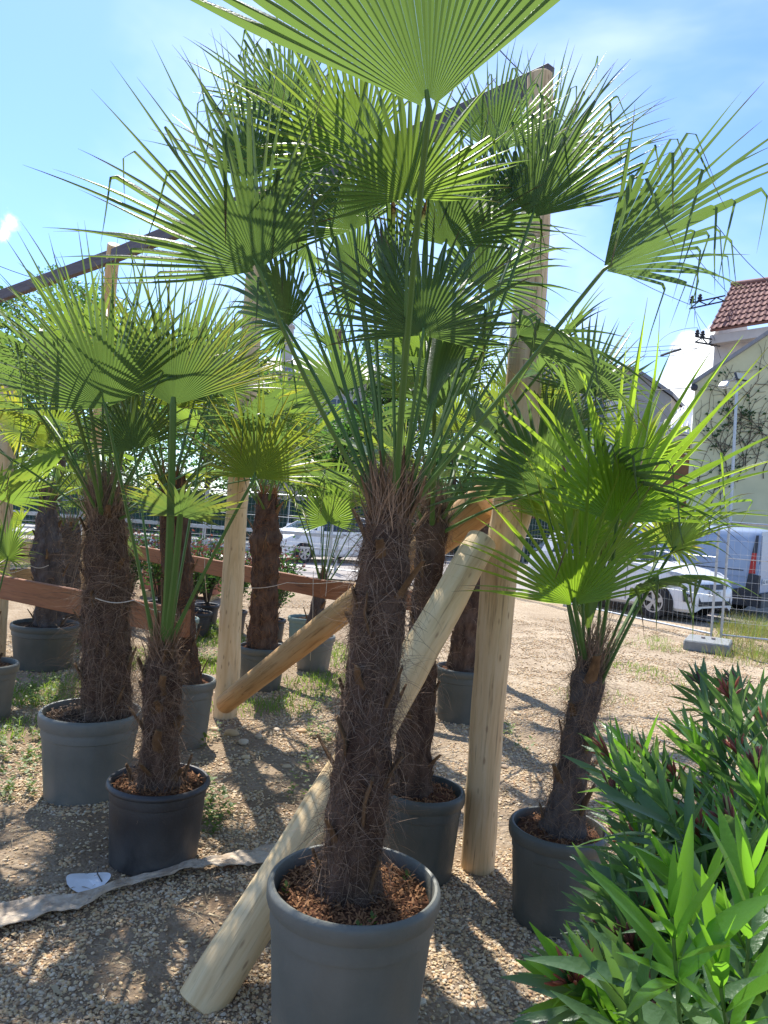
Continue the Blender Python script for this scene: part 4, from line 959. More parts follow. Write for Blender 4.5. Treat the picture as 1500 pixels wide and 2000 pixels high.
c2 = car('parked_car', (5.35, 16.3, .0), (hd.x, hd.y), 'white crossover car with its nose towards the right behind the mesh fence', 'car', 4.2, 1.80, 1.62, M_WPAINT, body, house, (1.32, -1.28), .335, det)
for s in (-1, 1):
    slab(c2, 'headlight', [(1.98, s * .70, .80), (1.72, s * .865, .84), (1.50, s * .872, .96), (1.72, s * .84, .95), (2.02, s * .60, .86)], (0, s * .012, .012), M_LAMPG)
    slab(c2, 'fog_lamp_surround', [(2.07, s * .66, .34), (1.90, s * .86, .42), (1.88, s * .86, .60), (2.0, s * .80, .56)], (.012, s * .012, 0), M_DKPL)
    slab(c2, 'fog_lamp', [(2.055, s * .72, .42), (1.97, s * .81, .43), (1.97, s * .81, .51), (2.055, s * .72, .50)], (.016, s * .016, 0), M_LAMPG)
    slab(c2, 'wing_mirror', [(.72, s * .86, 1.06), (.54, s * .86, 1.06), (.52, s * .86, 1.22), (.68, s * .86, 1.22)], (0, s * .18, 0), M_WPAINT)
    for x in (.66, -.40, -1.30): slab(c2, 'door_gap', [(x, s * .902, .30), (x + .012, s * .902, .30), (x + .012, s * .892, 1.04), (x, s * .892, 1.04)], (0, s * .004, 0), M_DKPL)
slab(c2, 'grille', [(2.10, -.62, .34), (2.10, .62, .34), (2.075, .60, .52), (2.075, -.60, .52)], (.012, 0, 0), M_BLACK)
slab(c2, 'upper_grille', [(2.085, -.40, .66), (2.085, .40, .66), (2.06, .52, .76), (2.06, -.52, .76)], (.012, 0, 0), M_DKPL)
pl = slab(c2, 'number_plate', [(2.118, -.26, .53), (2.118, .26, .53), (2.112, .26, .64), (2.112, -.26, .64)], (.008, 0, 0), M_PLATE)
mb = MB(); mb.smooth = False; text_mb(mb, 'LU 071', V(2.128, -.20, .548), V(0, 1, 0), V(0, 0, 1), .075, V(1, 0, 0)); mb.build('plate_lettering', M_INK, pl)

# panel van behind it: rear towards the right
hdv = Vector((-.75, .66, 0)).normalized()
body = [(2.3, .34, .70, .70, .02), (2.2, .28, .92, .86, .04), (1.85, .28, 1.08, .90, .06), (1.5, .28, 1.15, .915, .05), (1.0, .28, 1.2, .92, .02), (-2.1, .28, 1.2, .92, .02), (-2.24, .30, 1.2, .90, .0)]
house = [(1.5, 1.10, 1.15, .80, .76), (1.0, 1.15, 1.55, .84, .74), (.6, 1.18, 1.86, .88, .76), (.3, 1.19, 1.93, .89, .77), (.28, 1.19, 1.93, .89, .77)]
det = dict(pillars=[(1.45, .55, 1.13, 1.84, .84, .76, .10), (.42, .30, 1.18, 1.86, .89, .77, .16)], spokes=5)
rr = P(1474, 1150, 15.8); ctr = Vector((rr.x, rr.y, 0)) + hdv * 2.2 + V(.61, .69, 0)
c3 = car('panel_van', (ctr.x, ctr.y, 0), (hdv.x, hdv.y), 'pale blue grey panel van with red tail light parked at the right edge', 'van', 4.5, 1.84, 1.95, M_SPAINT, body, house, (1.45, -1.35), .33, det)
rings = []
for x in (.62, .5, -2.0, -2.16, -2.22):
    e = 0 if x > -2.1 else (.02 if x > -2.2 else .05)
    rings.append([(x, -.925, .9), (x, -.925 + e, 1.25), (x, -.90 + e, 1.6), (x, -.84 + e, 1.84 - e), (x, -.72, 1.93 - e), (x, 0, 1.965 - e), (x, .72, 1.93 - e), (x, .84 - e, 1.84 - e), (x, .90 - e, 1.6), (x, .925 - e, 1.25), (x, .925, .9)])
loft(rings, 11).build('cargo_body', M_SPAINT, c3)
for s in (-1, 1):
    slab(c3, 'tail_light', [(-2.06, s * .935, .98), (-2.19, s * .935, .98), (-2.19, s * .925, 1.42), (-2.10, s * .925, 1.42)], (0, s * .015, 0), M_RED)
    slab(c3, 'corner_trim', [(-2.10, s * .934, 1.42), (-2.20, s * .934, 1.42), (-2.19, s * .86, 1.80), (-2.14, s * .86, 1.80)], (0, s * .012, 0), M_DKPL)
    slab(c3, 'rear_bumper_side', [(-1.72, s * .93, .28), (-2.30, s * .93, .28), (-2.30, s * .93, .95), (-2.06, s * .93, .98), (-2.02, s * .93, .68), (-1.72, s * .93, .60)], (0, s * .02, 0), M_DKPL)
    slab(c3, 'slide_rail', [(-1.95, s * .925, 1.02), (.0, s * .925, 1.02), (.0, s * .925, 1.04), (-1.95, s * .925, 1.04)], (0, s * .008, 0), M_DKPL)
    slab(c3, 'door_handle', [(.02, s * .925, .93), (.22, s * .925, .93), (.22, s * .925, .98), (.02, s * .925, .98)], (0, s * .02, 0), M_DKPL)
slab(c3, 'rear_bumper', [(-2.24, -.92, .26), (-2.24, .92, .26), (-2.24, .92, .56), (-2.24, -.92, .56)], (-.10, 0, 0), M_DKPL)
dr = slab(c3, 'rear_door', [(-2.24, -.80, .58), (-2.24, .80, .58), (-2.22, .76, 1.80), (-2.22, -.76, 1.80)], (-.02, 0, 0), M_SPAINT)
slab(c3, 'door_gap', [(-2.262, -.006, .58), (-2.262, .006, .58), (-2.245, .006, 1.8), (-2.245, -.006, 1.8)], (-.004, 0, 0), M_DKPL)
pl = slab(c3, 'number_plate', [(-2.268, .12, .74), (-2.268, .64, .74), (-2.266, .64, .86), (-2.266, .12, .86)], (-.01, 0, 0), M_PLATE)
mb = MB(); mb.smooth = False; text_mb(mb, 'BG 145-L', V(-2.28, .60, .765), V(0, -1, 0), V(0, 0, 1), .075, V(-1, 0, 0)); mb.build('plate_lettering', M_INK, pl)

# ------------------------------------------------------------------ green gable building at right
gA = P(1358, 747, 19.0); gB = P(1500, 652, 19.0); sl = (gB - gA); gC = gA + sl * 2.2
root = empty('green_house', V(gA.x, 19, 0), 'pale green rendered building with sloping roof edge and climbing vine', 'building')
o0 = Vector(root.location)
mb = MB(); mb.smooth = False
poly = [V(gA.x, 19, 0), V(gC.x, 19, 0), V(gC.x, 19, gC.z), V(gA.x, 19, gA.z)]
mb.prism([p - o0 for p in poly], (4.2, 7.5, 0)); mb.build('wall', M_GREENW, root)
mb = MB(); mb.smooth = False
t0 = gA + V(-.14, -.12, -.02); t1 = gC + V(0, -.12, .0); n_ = V(0, 0, .11)
mb.prism([p - o0 for p in (t0 + V(0, 0, -.07), t1 + V(0, 0, .0), t1 + n_, t0 + V(0, 0, .03))], (4.4, 7.8, 0)); mb.build('roof', M_TRUNKG if False else M_GRROOF, root)
mb = MB(); mb.lathe([(.001, -.09), (.07, -.06), (.09, 0), (.07, .07), (.001, .1)], 12, P(1356, 757, 18.9) - o0); mb.build('camera_dome', M_WIRE, root)
# vine on the wall
vr = empty('climbing_vine', V(gA.x + 1, 18.97, 0), 'bare climbing vine with few leaves spreading over the green wall', 'climbing plant'); ov = Vector(vr.location)
vm = MB(); lm = MB(); r = random.Random(5)
def grow(p, a, L, w_, depth):
    pts = [p.copy()]; n = int(L / .12)
    for k in range(n):
        a += r.gauss(0, .22); p = p + V(math.cos(a), 0, math.sin(a)) * .12; p.y = 18.965 + r.uniform(-.012, .01)
        if p.x < gA.x + .05 or p.z > gA.z + (p.x - gA.x) * sl.z / sl.x - .08 or p.z < .3: break
        pts.append(p.copy())
        if r.random() < .12:
            for q in range(r.randint(1, 3)):
                c = p + V(r.gauss(0, .07), -.02, r.gauss(0, .08)); s_ = r.uniform(.018, .04); th = r.random() * 6
                lm.add([c + V(math.cos(th + j * 1.57) * s_ * (1 if j % 2 else 1.6), -.012 * j, math.sin(th + j * 1.57) * s_) - ov for j in range(4)], [(0, 1, 2, 3)], (.3, r.random(), 0, 1))
        if depth and r.random() < .22: grow(p, a + r.choice((-1, 1)) * r.uniform(.4, 1.1), L * r.uniform(.3, .6), w_ * .7, depth - 1)
    if len(pts) > 2: vm.tube([q - ov for q in pts], [w_ * (1 - .6 * k / len(pts)) for k in range(len(pts))], 4, False)
for k in range(10):
    grow(P(1372 + k * 17, r.uniform(900, 1010), 18.97), rad(r.uniform(70, 110)), r.uniform(2.0, 4.0), .013, 2)
vm.build('stem', M_VINE, vr); lm.build('leaves', M_HEDGE, vr, kind='stuff')
# lamp pole with two floodlights
fp = P(1432, 1000, 18.2); pr = empty('lamp_pole', V(fp.x, 18.2, 0), 'galvanised pole before the green wall carrying floodlights', 'lamp pole'); op = Vector(pr.location)
pt = P(1440, 742, 18.2); mb = MB(); mb.tube([(0, 0, 0), pt - op], [.045, .035], 10); mb.build('pole', M_GALV, pr)
mb = MB(); mb.tube([P(1412, 744, 18.2) - op, P(1462, 742, 18.2) - op], .02, 8); mb.build('cross_arm', M_GALV, pr)
for (px, py, rx, rz, w_, lab) in ((1446, 736, -25, 18, .30, 'square floodlight facing forward on top of the lamp pole'), (1414, 751, -40, -60, .22, 'smaller grey floodlight turned sideways on the lamp pole')):
    fr_ = empty('floodlight', P(px, py, 18.05), lab, 'floodlight'); Mx = (Matrix.Rotation(rad(rz), 3, 'Z') @ Matrix.Rotation(rad(rx), 3, 'X'))
    mb = MB(); mb.box((0, 0, 0), (w_, .06, w_ * .72), Mx, bev=.012); mb.smooth = False; mb.build('housing', M_GALV if w_ < .25 else M_DKPL, fr_)
    mb = MB(); mb.smooth = False; mb.box(Mx @ V(0, -.034, 0), (w_ * .84, .008, w_ * .58), Mx); mb.build('lens', M_LED, fr_)
    mb = MB(); mb.tube([Mx @ V(-w_ / 2, .0, 0), Mx @ V(-w_ / 2, .1, -.02), Mx @ V(w_ / 2, .1, -.02), Mx @ V(w_ / 2, 0, 0)], .01, 6); mb.build('bracket', M_GALV, fr_)

# ------------------------------------------------------------------ tiled house further back
A = P(1386, 645, 30); Bq = P(1560, 617, 27); Cq = P(1560, 541, 28.8); Dq = P(1431, 557, 31.6)
root = empty('tiled_house', V(A.x, 30, 0), 'tall pale house with red clay tile roof at the right edge', 'building'); oh = Vector(root.location)
nrm = (Bq - A).cross(Dq - A).normalized(); nrm = nrm if nrm.z > 0 else -nrm
e1 = (Bq - A).normalized(); NC, NR = 13, 8
tiles = {}
for j in range(NR):
    for i in range(NC):
        u0, v0 = i / NC, j / NR; u1, v1 = (i + 1) / NC, (j + 1.18) / NR
        def q(u, v_): return A.lerp(Bq, u).lerp(Dq.lerp(Cq, u), v_)
        vs = []; K = 6
        for (v_, lift) in ((v0, .07), (v1, .015)):
            for k in range(K + 1):
                t = k / K; hgt_ = .055 * (math.sin(math.pi * min(1, t / .42)) if t < .42 else -.25 * math.sin(math.pi * (t - .42) / .58))
                vs.append(q(u0 + (u1 - u0) * t, v_) + nrm * (lift + hgt_) - oh)
        n0 = len(vs); vs += [p - nrm * .03 for p in vs[:K + 1]]
        fs = [(k, k + 1, K + 2 + k, K + 1 + k) for k in range(K)] + [(k + 1, k, n0 + k, n0 + k + 1) for k in range(K)]
        mb = MB(); mb.add(vs, fs); mb.smooth = False; mb.build('roof_tile', M_TILE, root)
mb = MB(); mb.smooth = False; mb.prism([p - oh for p in (A, Bq, Cq, Dq)], -nrm * .10); mb.build('roof', M_TILE, root)
mb = MB(); mb.tube([Dq - oh + nrm * .05, Cq - oh + nrm * .05], .11, 10); mb.build('ridge_cap', M_TILE, root)
# eaves box and wall below
in_ = V(0, 1, 0) * .5
mb = MB(); mb.smooth = False
a0, a1 = A - oh + V(.12, .25, -.14), Bq - oh + V(.12, .25, -.14)
mb.prism([a0, a1, a1 + V(0, 0, -.36), a0 + V(0, 0, -.36)], V(.25, .35, 0)); mb.build('eaves_fascia', M_CREAM, root)
w0_ = V(a0.x + .42, a0.y + .45, 0); w1_ = V(a1.x + .42, a1.y + .45, 0)
mb = MB(); mb.smooth = False; top_z = a0.z - .30
mb.prism([w0_, w1_, V(w1_.x, w1_.y, top_z), V(w0_.x, w0_.y, top_z)], V(2.6, 4.4, 0)); mb.build('wall', M_CREAM, root)
gb = MB(); gb.smooth = False; gb.prism([V(a0.x + .4, a0.y + .5, top_z), A - oh + V(.3, .3, -.1), Dq - oh + V(.35, .3, -.12), Dq - oh + V(2.5, 3.2, -2.2), V(a0.x + 3, a0.y + 4.5, top_z)], V(.12, -.02, 0)); gb.build('gable', M_CREAM, root)
# power line brackets fixed to the house
for bi, (pa_, pb_, lab) in enumerate(((P(1347, 603, 29.6), P(1415, 588, 30.4), 'upper steel bracket with insulators reaching out from the tiled house'), (P(1358, 668, 29.8), P(1406, 676, 30.4), 'lower tangled steel bracket with cables under the eaves of the tiled house'))):
    rt = empty('power_line_bracket', pa_, lab, 'power line bracket'); d = pb_ - pa_; up = V(0, 0, .22)
    for s in (0, 1):
        mb = MB(); mb.tube([up * s, d + up * s], .035, 6); mb.build('arm', M_WIRE, rt)
    for k in range(4):
        mb = MB(); mb.tube([d * (k / 4) + up * (k % 2), d * ((k + 1) / 4) + up * ((k + 1) % 2)], .025, 5); mb.build('lattice_bar', M_WIRE, rt)
    for k in range(2):
        mb = MB(); mb.lathe([(.03, 0), (.09, .02), (.09, .06), (.05, .08), (.1, .11), (.1, .15), (.05, .18), (.08, .22), (.05, .28), (.001, .3)], 10, d * (.05 + .22 * k) + up); mb.build('insulator', M_WIRE, rt)
def wire(pts, label, r_=.012, sag=.15):
    pts = [Vector(p) for p in pts]; mb = MB(); q = []
    for k in range(len(pts) - 1):
        for i in range(10): q.append(pts[k].lerp(pts[k + 1], i / 10) + V(0, 0, -sag * math.sin(math.pi * i / 10)))
    q.append(pts[-1]); mb.tube(q, r_, 5); tag(mb.build('overhead_wire', M_WIRE, None, loc=pts[0]), label, 'overhead wire')
wire([P(940, 60, 14), P(1240, 345, 24), P(1424, 575, 31)], 'upper overhead wire slanting down to the tiled roof')
wire([P(1030, 405, 22), P(1355, 598, 29.7)], 'overhead wire slanting to the upper house bracket', sag=.3)
wire([P(1400, 440, 24), P(1500, 550, 26), P(1600, 660, 28)], 'short overhead wire above the tiled roof', sag=.1)
wire([P(1355, 603, 29.7), P(1395, 660, 30), P(1408, 700, 30.3)], 'thin drop wire beside the house wall', r_=.008, sag=.02)
wire([P(1358, 610, 29.6), P(1368, 645, 29.7), P(1372, 668, 29.8)], 'hanging loop between the two house brackets', r_=.009, sag=.05)
wire([P(900, 668, 34), P(1365, 672, 29.8)], 'topmost of the level wires left of the house', sag=.25)
wire([P(900, 676, 34), P(1365, 680, 29.8)], 'middle one of the level wires left of the house', sag=.25)
wire([P(900, 692, 34), P(1300, 696, 30), P(1375, 674, 29.8)], 'lowest of the level wires ending in a thick black joint', sag=.1)
wire([P(1290, 695, 30), P(1310, 688, 29.9), P(1330, 682, 29.9)], 'thick black cable joint near the house', r_=.05, sag=.0)
wire([P(1290, 690, 29.9), P(1283, 672, 29.9), P(1310, 650, 29.8), P(1362, 640, 29.8), P(1370, 665, 29.8)], 'curled loose cable beside the lower bracket', r_=.009, sag=-.05)
wire([P(960, 764, 33), P(1352, 757, 19.0)], 'wire running level to the corner of the green building', sag=.15)
wire([P(-60, 495, 20), P(185, 562, 24), P(500, 660, 32)], 'overhead wire crossing behind the left roof beam', sag=.2)
wire([P(700, 985 - 150, 20), P(1400, 850, 19.5)], 'pale tension wire low behind the bright palm', sag=.1)

# ------------------------------------------------------------------ flats in the middle distance
def window(root, c, w_, h_, xd, nd, blind=False):
    z = V(0, 0, 1); Mx = Matrix((xd, nd, z)).transposed()
    mb = MB(); mb.smooth = False
    t = .07
    for dx_, dz_, ww, hh in ((0, h_ / 2 - t / 2, w_, t), (0, -h_ / 2 + t / 2, w_, t), (-w_ / 2 + t / 2, 0, t, h_ - 2 * t), (w_ / 2 - t / 2, 0, t, h_ - 2 * t), (0, 0, t * .7, h_ - 2 * t)):
        mb.box(c + xd * dx_ + z * dz_ - nd * .03, (ww, .08, hh), Mx)
    fo = mb.build('window', M_WTRIM, root)
    mb = MB(); mb.smooth = False; mb.box(c - nd * .012, (w_ - t, .02, h_ - t), Mx); mb.build('pane', M_WTRIM if blind else M_GLASSB, fo)
    mb = MB(); mb.smooth = False; mb.box(c - z * (h_ / 2 + .04) - nd * .09, (w_ + .14, .2, .05), Mx); mb.build('sill', M_WTRIM, fo)
bA = P(1045, 900, 36); bB = P(1302, 900, 33)
xd = V(bB.x - bA.x, bB.y - bA.y, 0); LB = xd.length; xd.normalize(); nd = V(-xd.y, xd.x, 0)  # nd points away from the viewer
if nd.y < 0: nd = -nd
root = empty('apartment_block', V(bA.x, bA.y, 0), 'grey cream apartment block with terracotta bay left of the green building', 'building')
zT0 = P(1045, 708, 36).z; zT1 = P(1302, 775, 33).z; zM = P(1235, 728, 34).z; xm = LB * .74
mb = MB(); mb.smooth = False
mb.prism([V(0, 0, 0), xd * LB, xd * LB + V(0, 0, zT1), xd * xm + V(0, 0, zM), V(0, 0, zT0)], nd * 9); mb.build('wall', M_GREYW, root)
mb = MB(); mb.smooth = False; e = V(0, 0, .18); o_ = -nd * .3
mb.prism([o_ + V(0, 0, zT0), o_ + xd * xm + V(0, 0, zM), o_ + xd * xm + V(0, 0, zM) + e, o_ + V(0, 0, zT0) + e], nd * 9.6)
mb.prism([o_ + xd * (xm + .002) + V(0, 0, zM), o_ + xd * (LB + .1) + V(0, 0, zT1), o_ + xd * (LB + .1) + V(0, 0, zT1) + e, o_ + xd * (xm + .002) + V(0, 0, zM) + e], nd * 9.6)
mb.build('roof', M_GRROOF, root)
mb = MB(); mb.smooth = False; tz = P(1080, 762, 35.5).z
mb.prism([xd * -.6 - nd * .5, xd * (LB * .25) - nd * .5, xd * (LB * .25) - nd * .5 + V(0, 0, tz), xd * -.6 - nd * .5 + V(0, 0, tz)], nd * .498); mb.build('bay', M_TERRA, root)
for k, (f, zz, ww, hh, bl) in enumerate([(.45, .78, 1.1, 1.5, 0), (.62, .80, 1.2, 1.5, 1), (.83, .66, .9, 1.4, 0), (.95, .66, .5, 1.5, 1), (.45, .44, 1.2, 1.5, 0), (.62, .44, 1.2, 1.5, 1), (.83, .36, 1.1, 1.5, 0), (.38, .12, 1.3, 1.6, 0), (.62, .12, 1.3, 1.6, 0)]):
    window(root, xd * (LB * f) + V(0, 0, zM * zz), ww, hh, xd, nd, bl)
for zz in (.68, .38, .1):
    for f in (.03, .15): window(root, xd * (LB * f) - nd * .5 + V(0, 0, zM * zz), .95, 1.5, xd, nd, f > .1)
for zz in (.55, .24):   # balconies with white parapets
    mb = MB(); mb.smooth = False; c = xd * (LB * .72) + V(0, 0, zM * zz) - nd * .62; Mx = Matrix((xd, nd, V(0, 0, 1))).transposed()
    mb.box(c, (3.2, 1.2, .14), Mx); mb.box(c + V(0, 0, .5) - nd * .55, (3.2, .08, .8), Mx); mb.build('balcony', M_WTRIM, root)
ac = MB(); ac.smooth = False; ac.box(xd * (LB * .10) - nd * .68 + V(0, 0, zM * .80), (.8, .34, .55), Matrix((xd, nd, V(0, 0, 1))).transposed(), bev=.03); ac.build('air_conditioner', M_WTRIM, root)
# low annexe with gutter between the block and the green building
an0 = P(1300, 900, 27); root = empty('annexe_house', V(an0.x - .6, 27, 0), 'low white annexe with brown wall and gutter beside the green building', 'building')
oa = Vector(root.location); z1 = P(1330, 868, 27).z
mb = MB(); mb.smooth = False; mb.prism([V(0, 0, 0), V(2.6, 0, 0), V(2.6, 0, z1 + .4), V(0, 0, z1)], (0, 5, 0)); mb.build('wall', M_BROWNW, root)
mb = MB(); mb.smooth = False; a = P(1296, 835, 26.4) - oa; b = P(1365, 858, 26.4) - oa; c = P(1365, 782, 29) - oa; d = P(1318, 806, 29) - oa
mb.prism([a, b, c, d], (0, 0, .06)); mb.build('roof', M_WTRIM, root)
for k in range(7):
    t = (k + .5) / 7; p = a.lerp(b, t) + V(0, 0, .07); q_ = d.lerp(c, t) + V(0, 0, .07); mb = MB(); mb.tube([p, q_], .03, 5); mb.build('roof_rib', M_WTRIM, root)
mb = MB(); mb.tube([a + V(-.1, -.08, .02), b + V(.1, -.08, .02)], .07, 8); mb.tube([a + V(.05, -.1, 0), a + V(.45, -.12, -.7), a + V(1.1, .0, -1.0), a + V(1.1, 0, -4)], .05, 8); mb.build('gutter', M_GALV, root)
window(root, V(1.9, -.02, z1 * .62), .7, 1.0, V(1, 0, 0), V(0, 1, 0), False)

# far house with chimneys, centre left
hA_ = P(505, 760, 42); hB_ = P(735, 760, 42); zt = P(620, 702, 42).z
root = empty('chimney_house', V(hA_.x, 42, 0), 'distant house with grey sheet roof and two chimneys behind the palms', 'building'); oc = Vector(root.location)
Wd = hB_.x - hA_.x
mb = MB(); mb.smooth = False; mb.box((Wd / 2, 4, (zt - 1.0) / 2), (Wd, 8, zt - 1.0)); mb.build('wall', M_CREAM, root)
mb = MB(); mb.smooth = False; mb.prism([V(-.4, -.5, zt - 1.1), V(Wd + .4, -.5, zt - 1.1), V(Wd + .4, 3.6, zt + .5), V(-.4, 3.6, zt + .5)], (0, 0, .14)); mb.build('roof', M_GRROOF, root)
for px, py, wpx, m_ in ((565, 640, 17, M_CREAM), (660, 660, 20, M_CHIM)):
    t = P(px, py, 43) - oc; ww = wpx / F * 43; mb = MB(); mb.smooth = False
    mb.box((t.x, t.y, (zt - .8 + t.z) / 2), (ww, ww, t.z - zt + .8)); mb.box((t.x, t.y, t.z + .06), (ww * 1.25, ww * 1.25, .12)); mb.box((t.x, t.y, t.z + .3), (ww * .7, ww * .7, .35)); mb.build('chimney', m_, root)
for px in (540, 600, 660, 710): window(root, V(P(px, 760, 42).x - oc.x, -.02, zt * .72), 1.1, 1.4, V(1, 0, 0), V(0, 1, 0))

# ------------------------------------------------------------------ trees and hedges
def leaf_cloud(mb, c, radii, n, size, r, cull=.25, flat=0):
    for i in range(n):
        while True:
            q = V(r.uniform(-1, 1), r.uniform(-1, 1), r.uniform(-1, 1))
            if cull < q.length < 1: break
        p = Vector((c[0] + q.x * radii[0], c[1] + q.y * radii[1], c[2] + q.z * radii[2]))
        p += V(noise.noise(p * .9), noise.noise(p * .9 + V(7, 0, 0)), noise.noise(p * .9 + V(0, 7, 0))) * min(radii) * .5
        d = V(r.gauss(0, 1), r.gauss(0, 1), r.gauss(-.2, .6)).normalized(); s_ = d.cross(V(r.gauss(0, 1), r.gauss(0, 1), r.gauss(0, 1))).normalized(); z = size * r.uniform(.6, 1.3)
        mb.add([p, p + d * z * .5 + s_ * z * .28, p + d * z, p + d * z * .5 - s_ * z * .28], [(0, 1, 2, 3)], (.3, r.random(), 0, 1))
def tree(loc, h, cr_, label, seed, n=7000, size=.12, mat=None, clumps=22, trunk_r=.14, airy=1.0):
    r = random.Random(seed); root = empty('tree', loc, label, 'tree'); tm = MB(); lm = MB()
    tm.tube([(0, 0, -.1), (r.gauss(0, .1), r.gauss(0, .1), h * .35), (r.gauss(0, .25), r.gauss(0, .25), h * .7)], [trunk_r, trunk_r * .75, trunk_r * .35], 9)
    bm_ = []
    for k in range(clumps):
        a = r.random() * 6.28; q = r.random() ** .5; z = h * (.42 + .56 * r.random()); rr = cr_ * q * math.sin(math.pi * min(1, max(.15, (z / h - .3) / .75)))
        c = V(math.cos(a) * rr, math.sin(a) * rr, z); s_ = cr_ * r.uniform(.22, .42) * airy
        st = V(0, 0, h * r.uniform(.3, .6)); b = MB(); tm.tube([st, (st + c) / 2 + V(0, 0, -.1), c], [trunk_r * .35, trunk_r * .22, .012], 5)
        leaf_cloud(lm, c, (s_, s_, s_ * .75), n // clumps, size, r)
    tm.build('trunk', M_VINE, root); lm.build('crown', mat or M_TREE, root, kind='stuff'); return root
tree((P(95, 1000, 16).x, 16, 0), P(95, 500, 16).z, 1.5, 'feathery light tree rising behind the roof beam at far left', 1, 5200, .09, M_TREE, 26, airy=.8)
tree((P(-60, 1000, 14).x, 14, 0), 5.0, 1.9, 'dark bushy tree at the left edge beyond the fence', 2, 8000, .11, M_HEDGE)
tree((P(180, 1000, 19).x, 19.4, 0), 5.2, 2.6, 'green tree behind the broad left palm', 3, 9000, .13, M_TREE)
tree((P(400, 1000, 30).x, 30, 0), 7.0, 4.2, 'wide green tree beyond the street left of the log post', 4, 9000, .2, M_TREE)
tree((P(640, 1000, 29).x, 35, 0), 7.0, 3.6, 'round green tree behind the small white car', 5, 9000, .2, M_TREE)
tree((P(760, 1000, 30).x, 33, 0), 6.0, 3.4, 'green tree hidden behind the tallest palm', 6, 7000, .2, M_HEDGE)
tree((P(890, 1000, 30).x, 31, 0), 5.6, 2.8, 'green tree left of the apartment block', 7, 7000, .18, M_TREE)
tree((P(720, 1000, 14).x, 38, 0), 12.6, 3.0, 'tall tree top showing beside the brick chimney', 8, 6000, .22, M_HEDGE)
hr = random.Random(9); hm = MB()
for k in range(30):
    x = -24 + k * 1.15; leaf_cloud(hm, (x, 33.5, 1.7 + hr.uniform(-.2, .3)), (1.1, .9, 1.9), 700, .2, hr, .5)
tag(hm.build('hedge', M_HEDGE, None, loc=(-8, 33.5, 0)), 'dark green hedge along the far side of the street', 'hedge')

# potted shrubs under the rail
def shrub(loc, R, z, label, seed, red=True):
    r = random.Random(seed); root = empty('leafy_shrub', loc, label, 'shrub'); st = MB(); lf = MB(); rd = MB()
    for k in range(22):
        a = r.random() * 6.28; q = R * math.sqrt(r.random()); tp = V(math.cos(a) * q, math.sin(a) * q, z * r.uniform(.7, 1.05)); st.tube([(0, 0, 0), tp * .5 + V(0, 0, .05), tp], [.008, .006, .003], 4, False)
        for j in range(60):
            p = tp * r.uniform(.35, 1.0) + V(r.gauss(0, .05), r.gauss(0, .05), r.gauss(0, .05)); d = V(r.gauss(0, 1), r.gauss(0, 1), abs(r.gauss(.4, .5))).normalized(); s_ = d.cross(V(r.gauss(0, 1), r.gauss(0, 1), 0)).normalized(); L = r.uniform(.04, .075)
            (rd if red and p.z > z * .72 and r.random() < .4 else lf).add([p, p + d * L * .5 + s_ * L * .2, p + d * L, p + d * L * .5 - s_ * L * .2], [(0, 1, 2, 3)], (.3, r.random(), 0, 1))
    st.build('stems', M_VINE, root); lf.build('foliage', M_HEDGE, root, kind='stuff')
    if rd.v: rd.build('red_foliage', M_REDLEAF, root, kind='stuff')
for px, d, R, top, lab, sd_ in [(262, 9.6, .30, 1.22, 'red tipped shrub left of the thin reddish trunk', 1), (325, 9.9, .32, 1.25, 'red leaved shrub hidden behind the thin reddish trunk', 2), (385, 9.3, .36, 1.25, 'dense dark shrub with dark red top above the far rail', 3), (418, 9.9, .3, 1.2, 'green leaved shrub touching the left log post', 4), (548, 9.2, .34, 1.15, 'brownish shrub beside the small white car', 6), (472, 9.5, .3, 1.05, 'low dark shrub between the post and the thin brown trunk', 7)]:
    c = P(px, 1000, d); shrub((c.x, d, .25), R, top - .25, lab, sd_)
    pot('plant_pot', (c.x, d), .17, .30, M_POTB, 'black pot under the ' + lab, soil=M_SOILD, seed=sd_ + 30, n=32)

# ------------------------------------------------------------------ lumber stack at left
r = random.Random(4); base = P(70, 1100, 12.2)
for k in range(15):
    row = k // 5; cidx = k % 5
    a = V(base.x - 1.5 + r.uniform(-.15, .1), 11.8 + cidx * .19, .46 + row * .115 + .05)
    b = a + V(2.75 + r.uniform(-.2, .2), .35 + r.uniform(-.05, .05), r.uniform(-.01, .01))
    plank('timber_board', a, b, .10, .15, M_PLANK, 'fresh timber board, %s layer, %s in the stack behind the left rail' % (('bottom', 'middle', 'top')[row], ('frontmost', 'second from the front', 'third from the front', 'fourth from the front', 'rearmost')[cidx]), 'board')['group'] = 'boards of the lumber stack'
for k in range(4):
    a = V(base.x - 1.3 + k * .8, 11.75, .14); o_ = plank('timber_bearer', a, a + V(.2, 1.0, 0), .30, .12, M_LOGP, '%s thick bearer block carrying the lumber stack' % ('leftmost', 'second from left', 'third from left', 'rightmost')[k], 'timber block'); o_['group'] = 'bearers under the lumber stack'
mb = MB(); mb.smooth = False; mb.box((base.x - .35, 11.69, .70), (.30, .008, .09)); tag(mb.build('paper_label', M_PAPER), 'white paper label stapled on the lumber stack', 'label')
# a rusty brick pallet beside it
pr_ = empty('brick_pallet', V(base.x + 2.3, 12.6, 0), 'pallet of red bricks at the end of the lumber stack', 'brick pallet')
bm = None
for i in range(5):
    for j in range(6):
        mb = MB(); mb.smooth = False; mb.box((i * .26 - .5 + (j % 2) * .03, 0, .16 + j * .095), (.245, .5, .085), bev=.004); mb.build('brick', M_TERRA, pr_)
mb = MB(); mb.smooth = False
for x in (-.45, .05, .55): mb.box((x, 0, .05), (.1, .7, .1))
mb.build('pallet_bearers', M_PLANK, pr_)

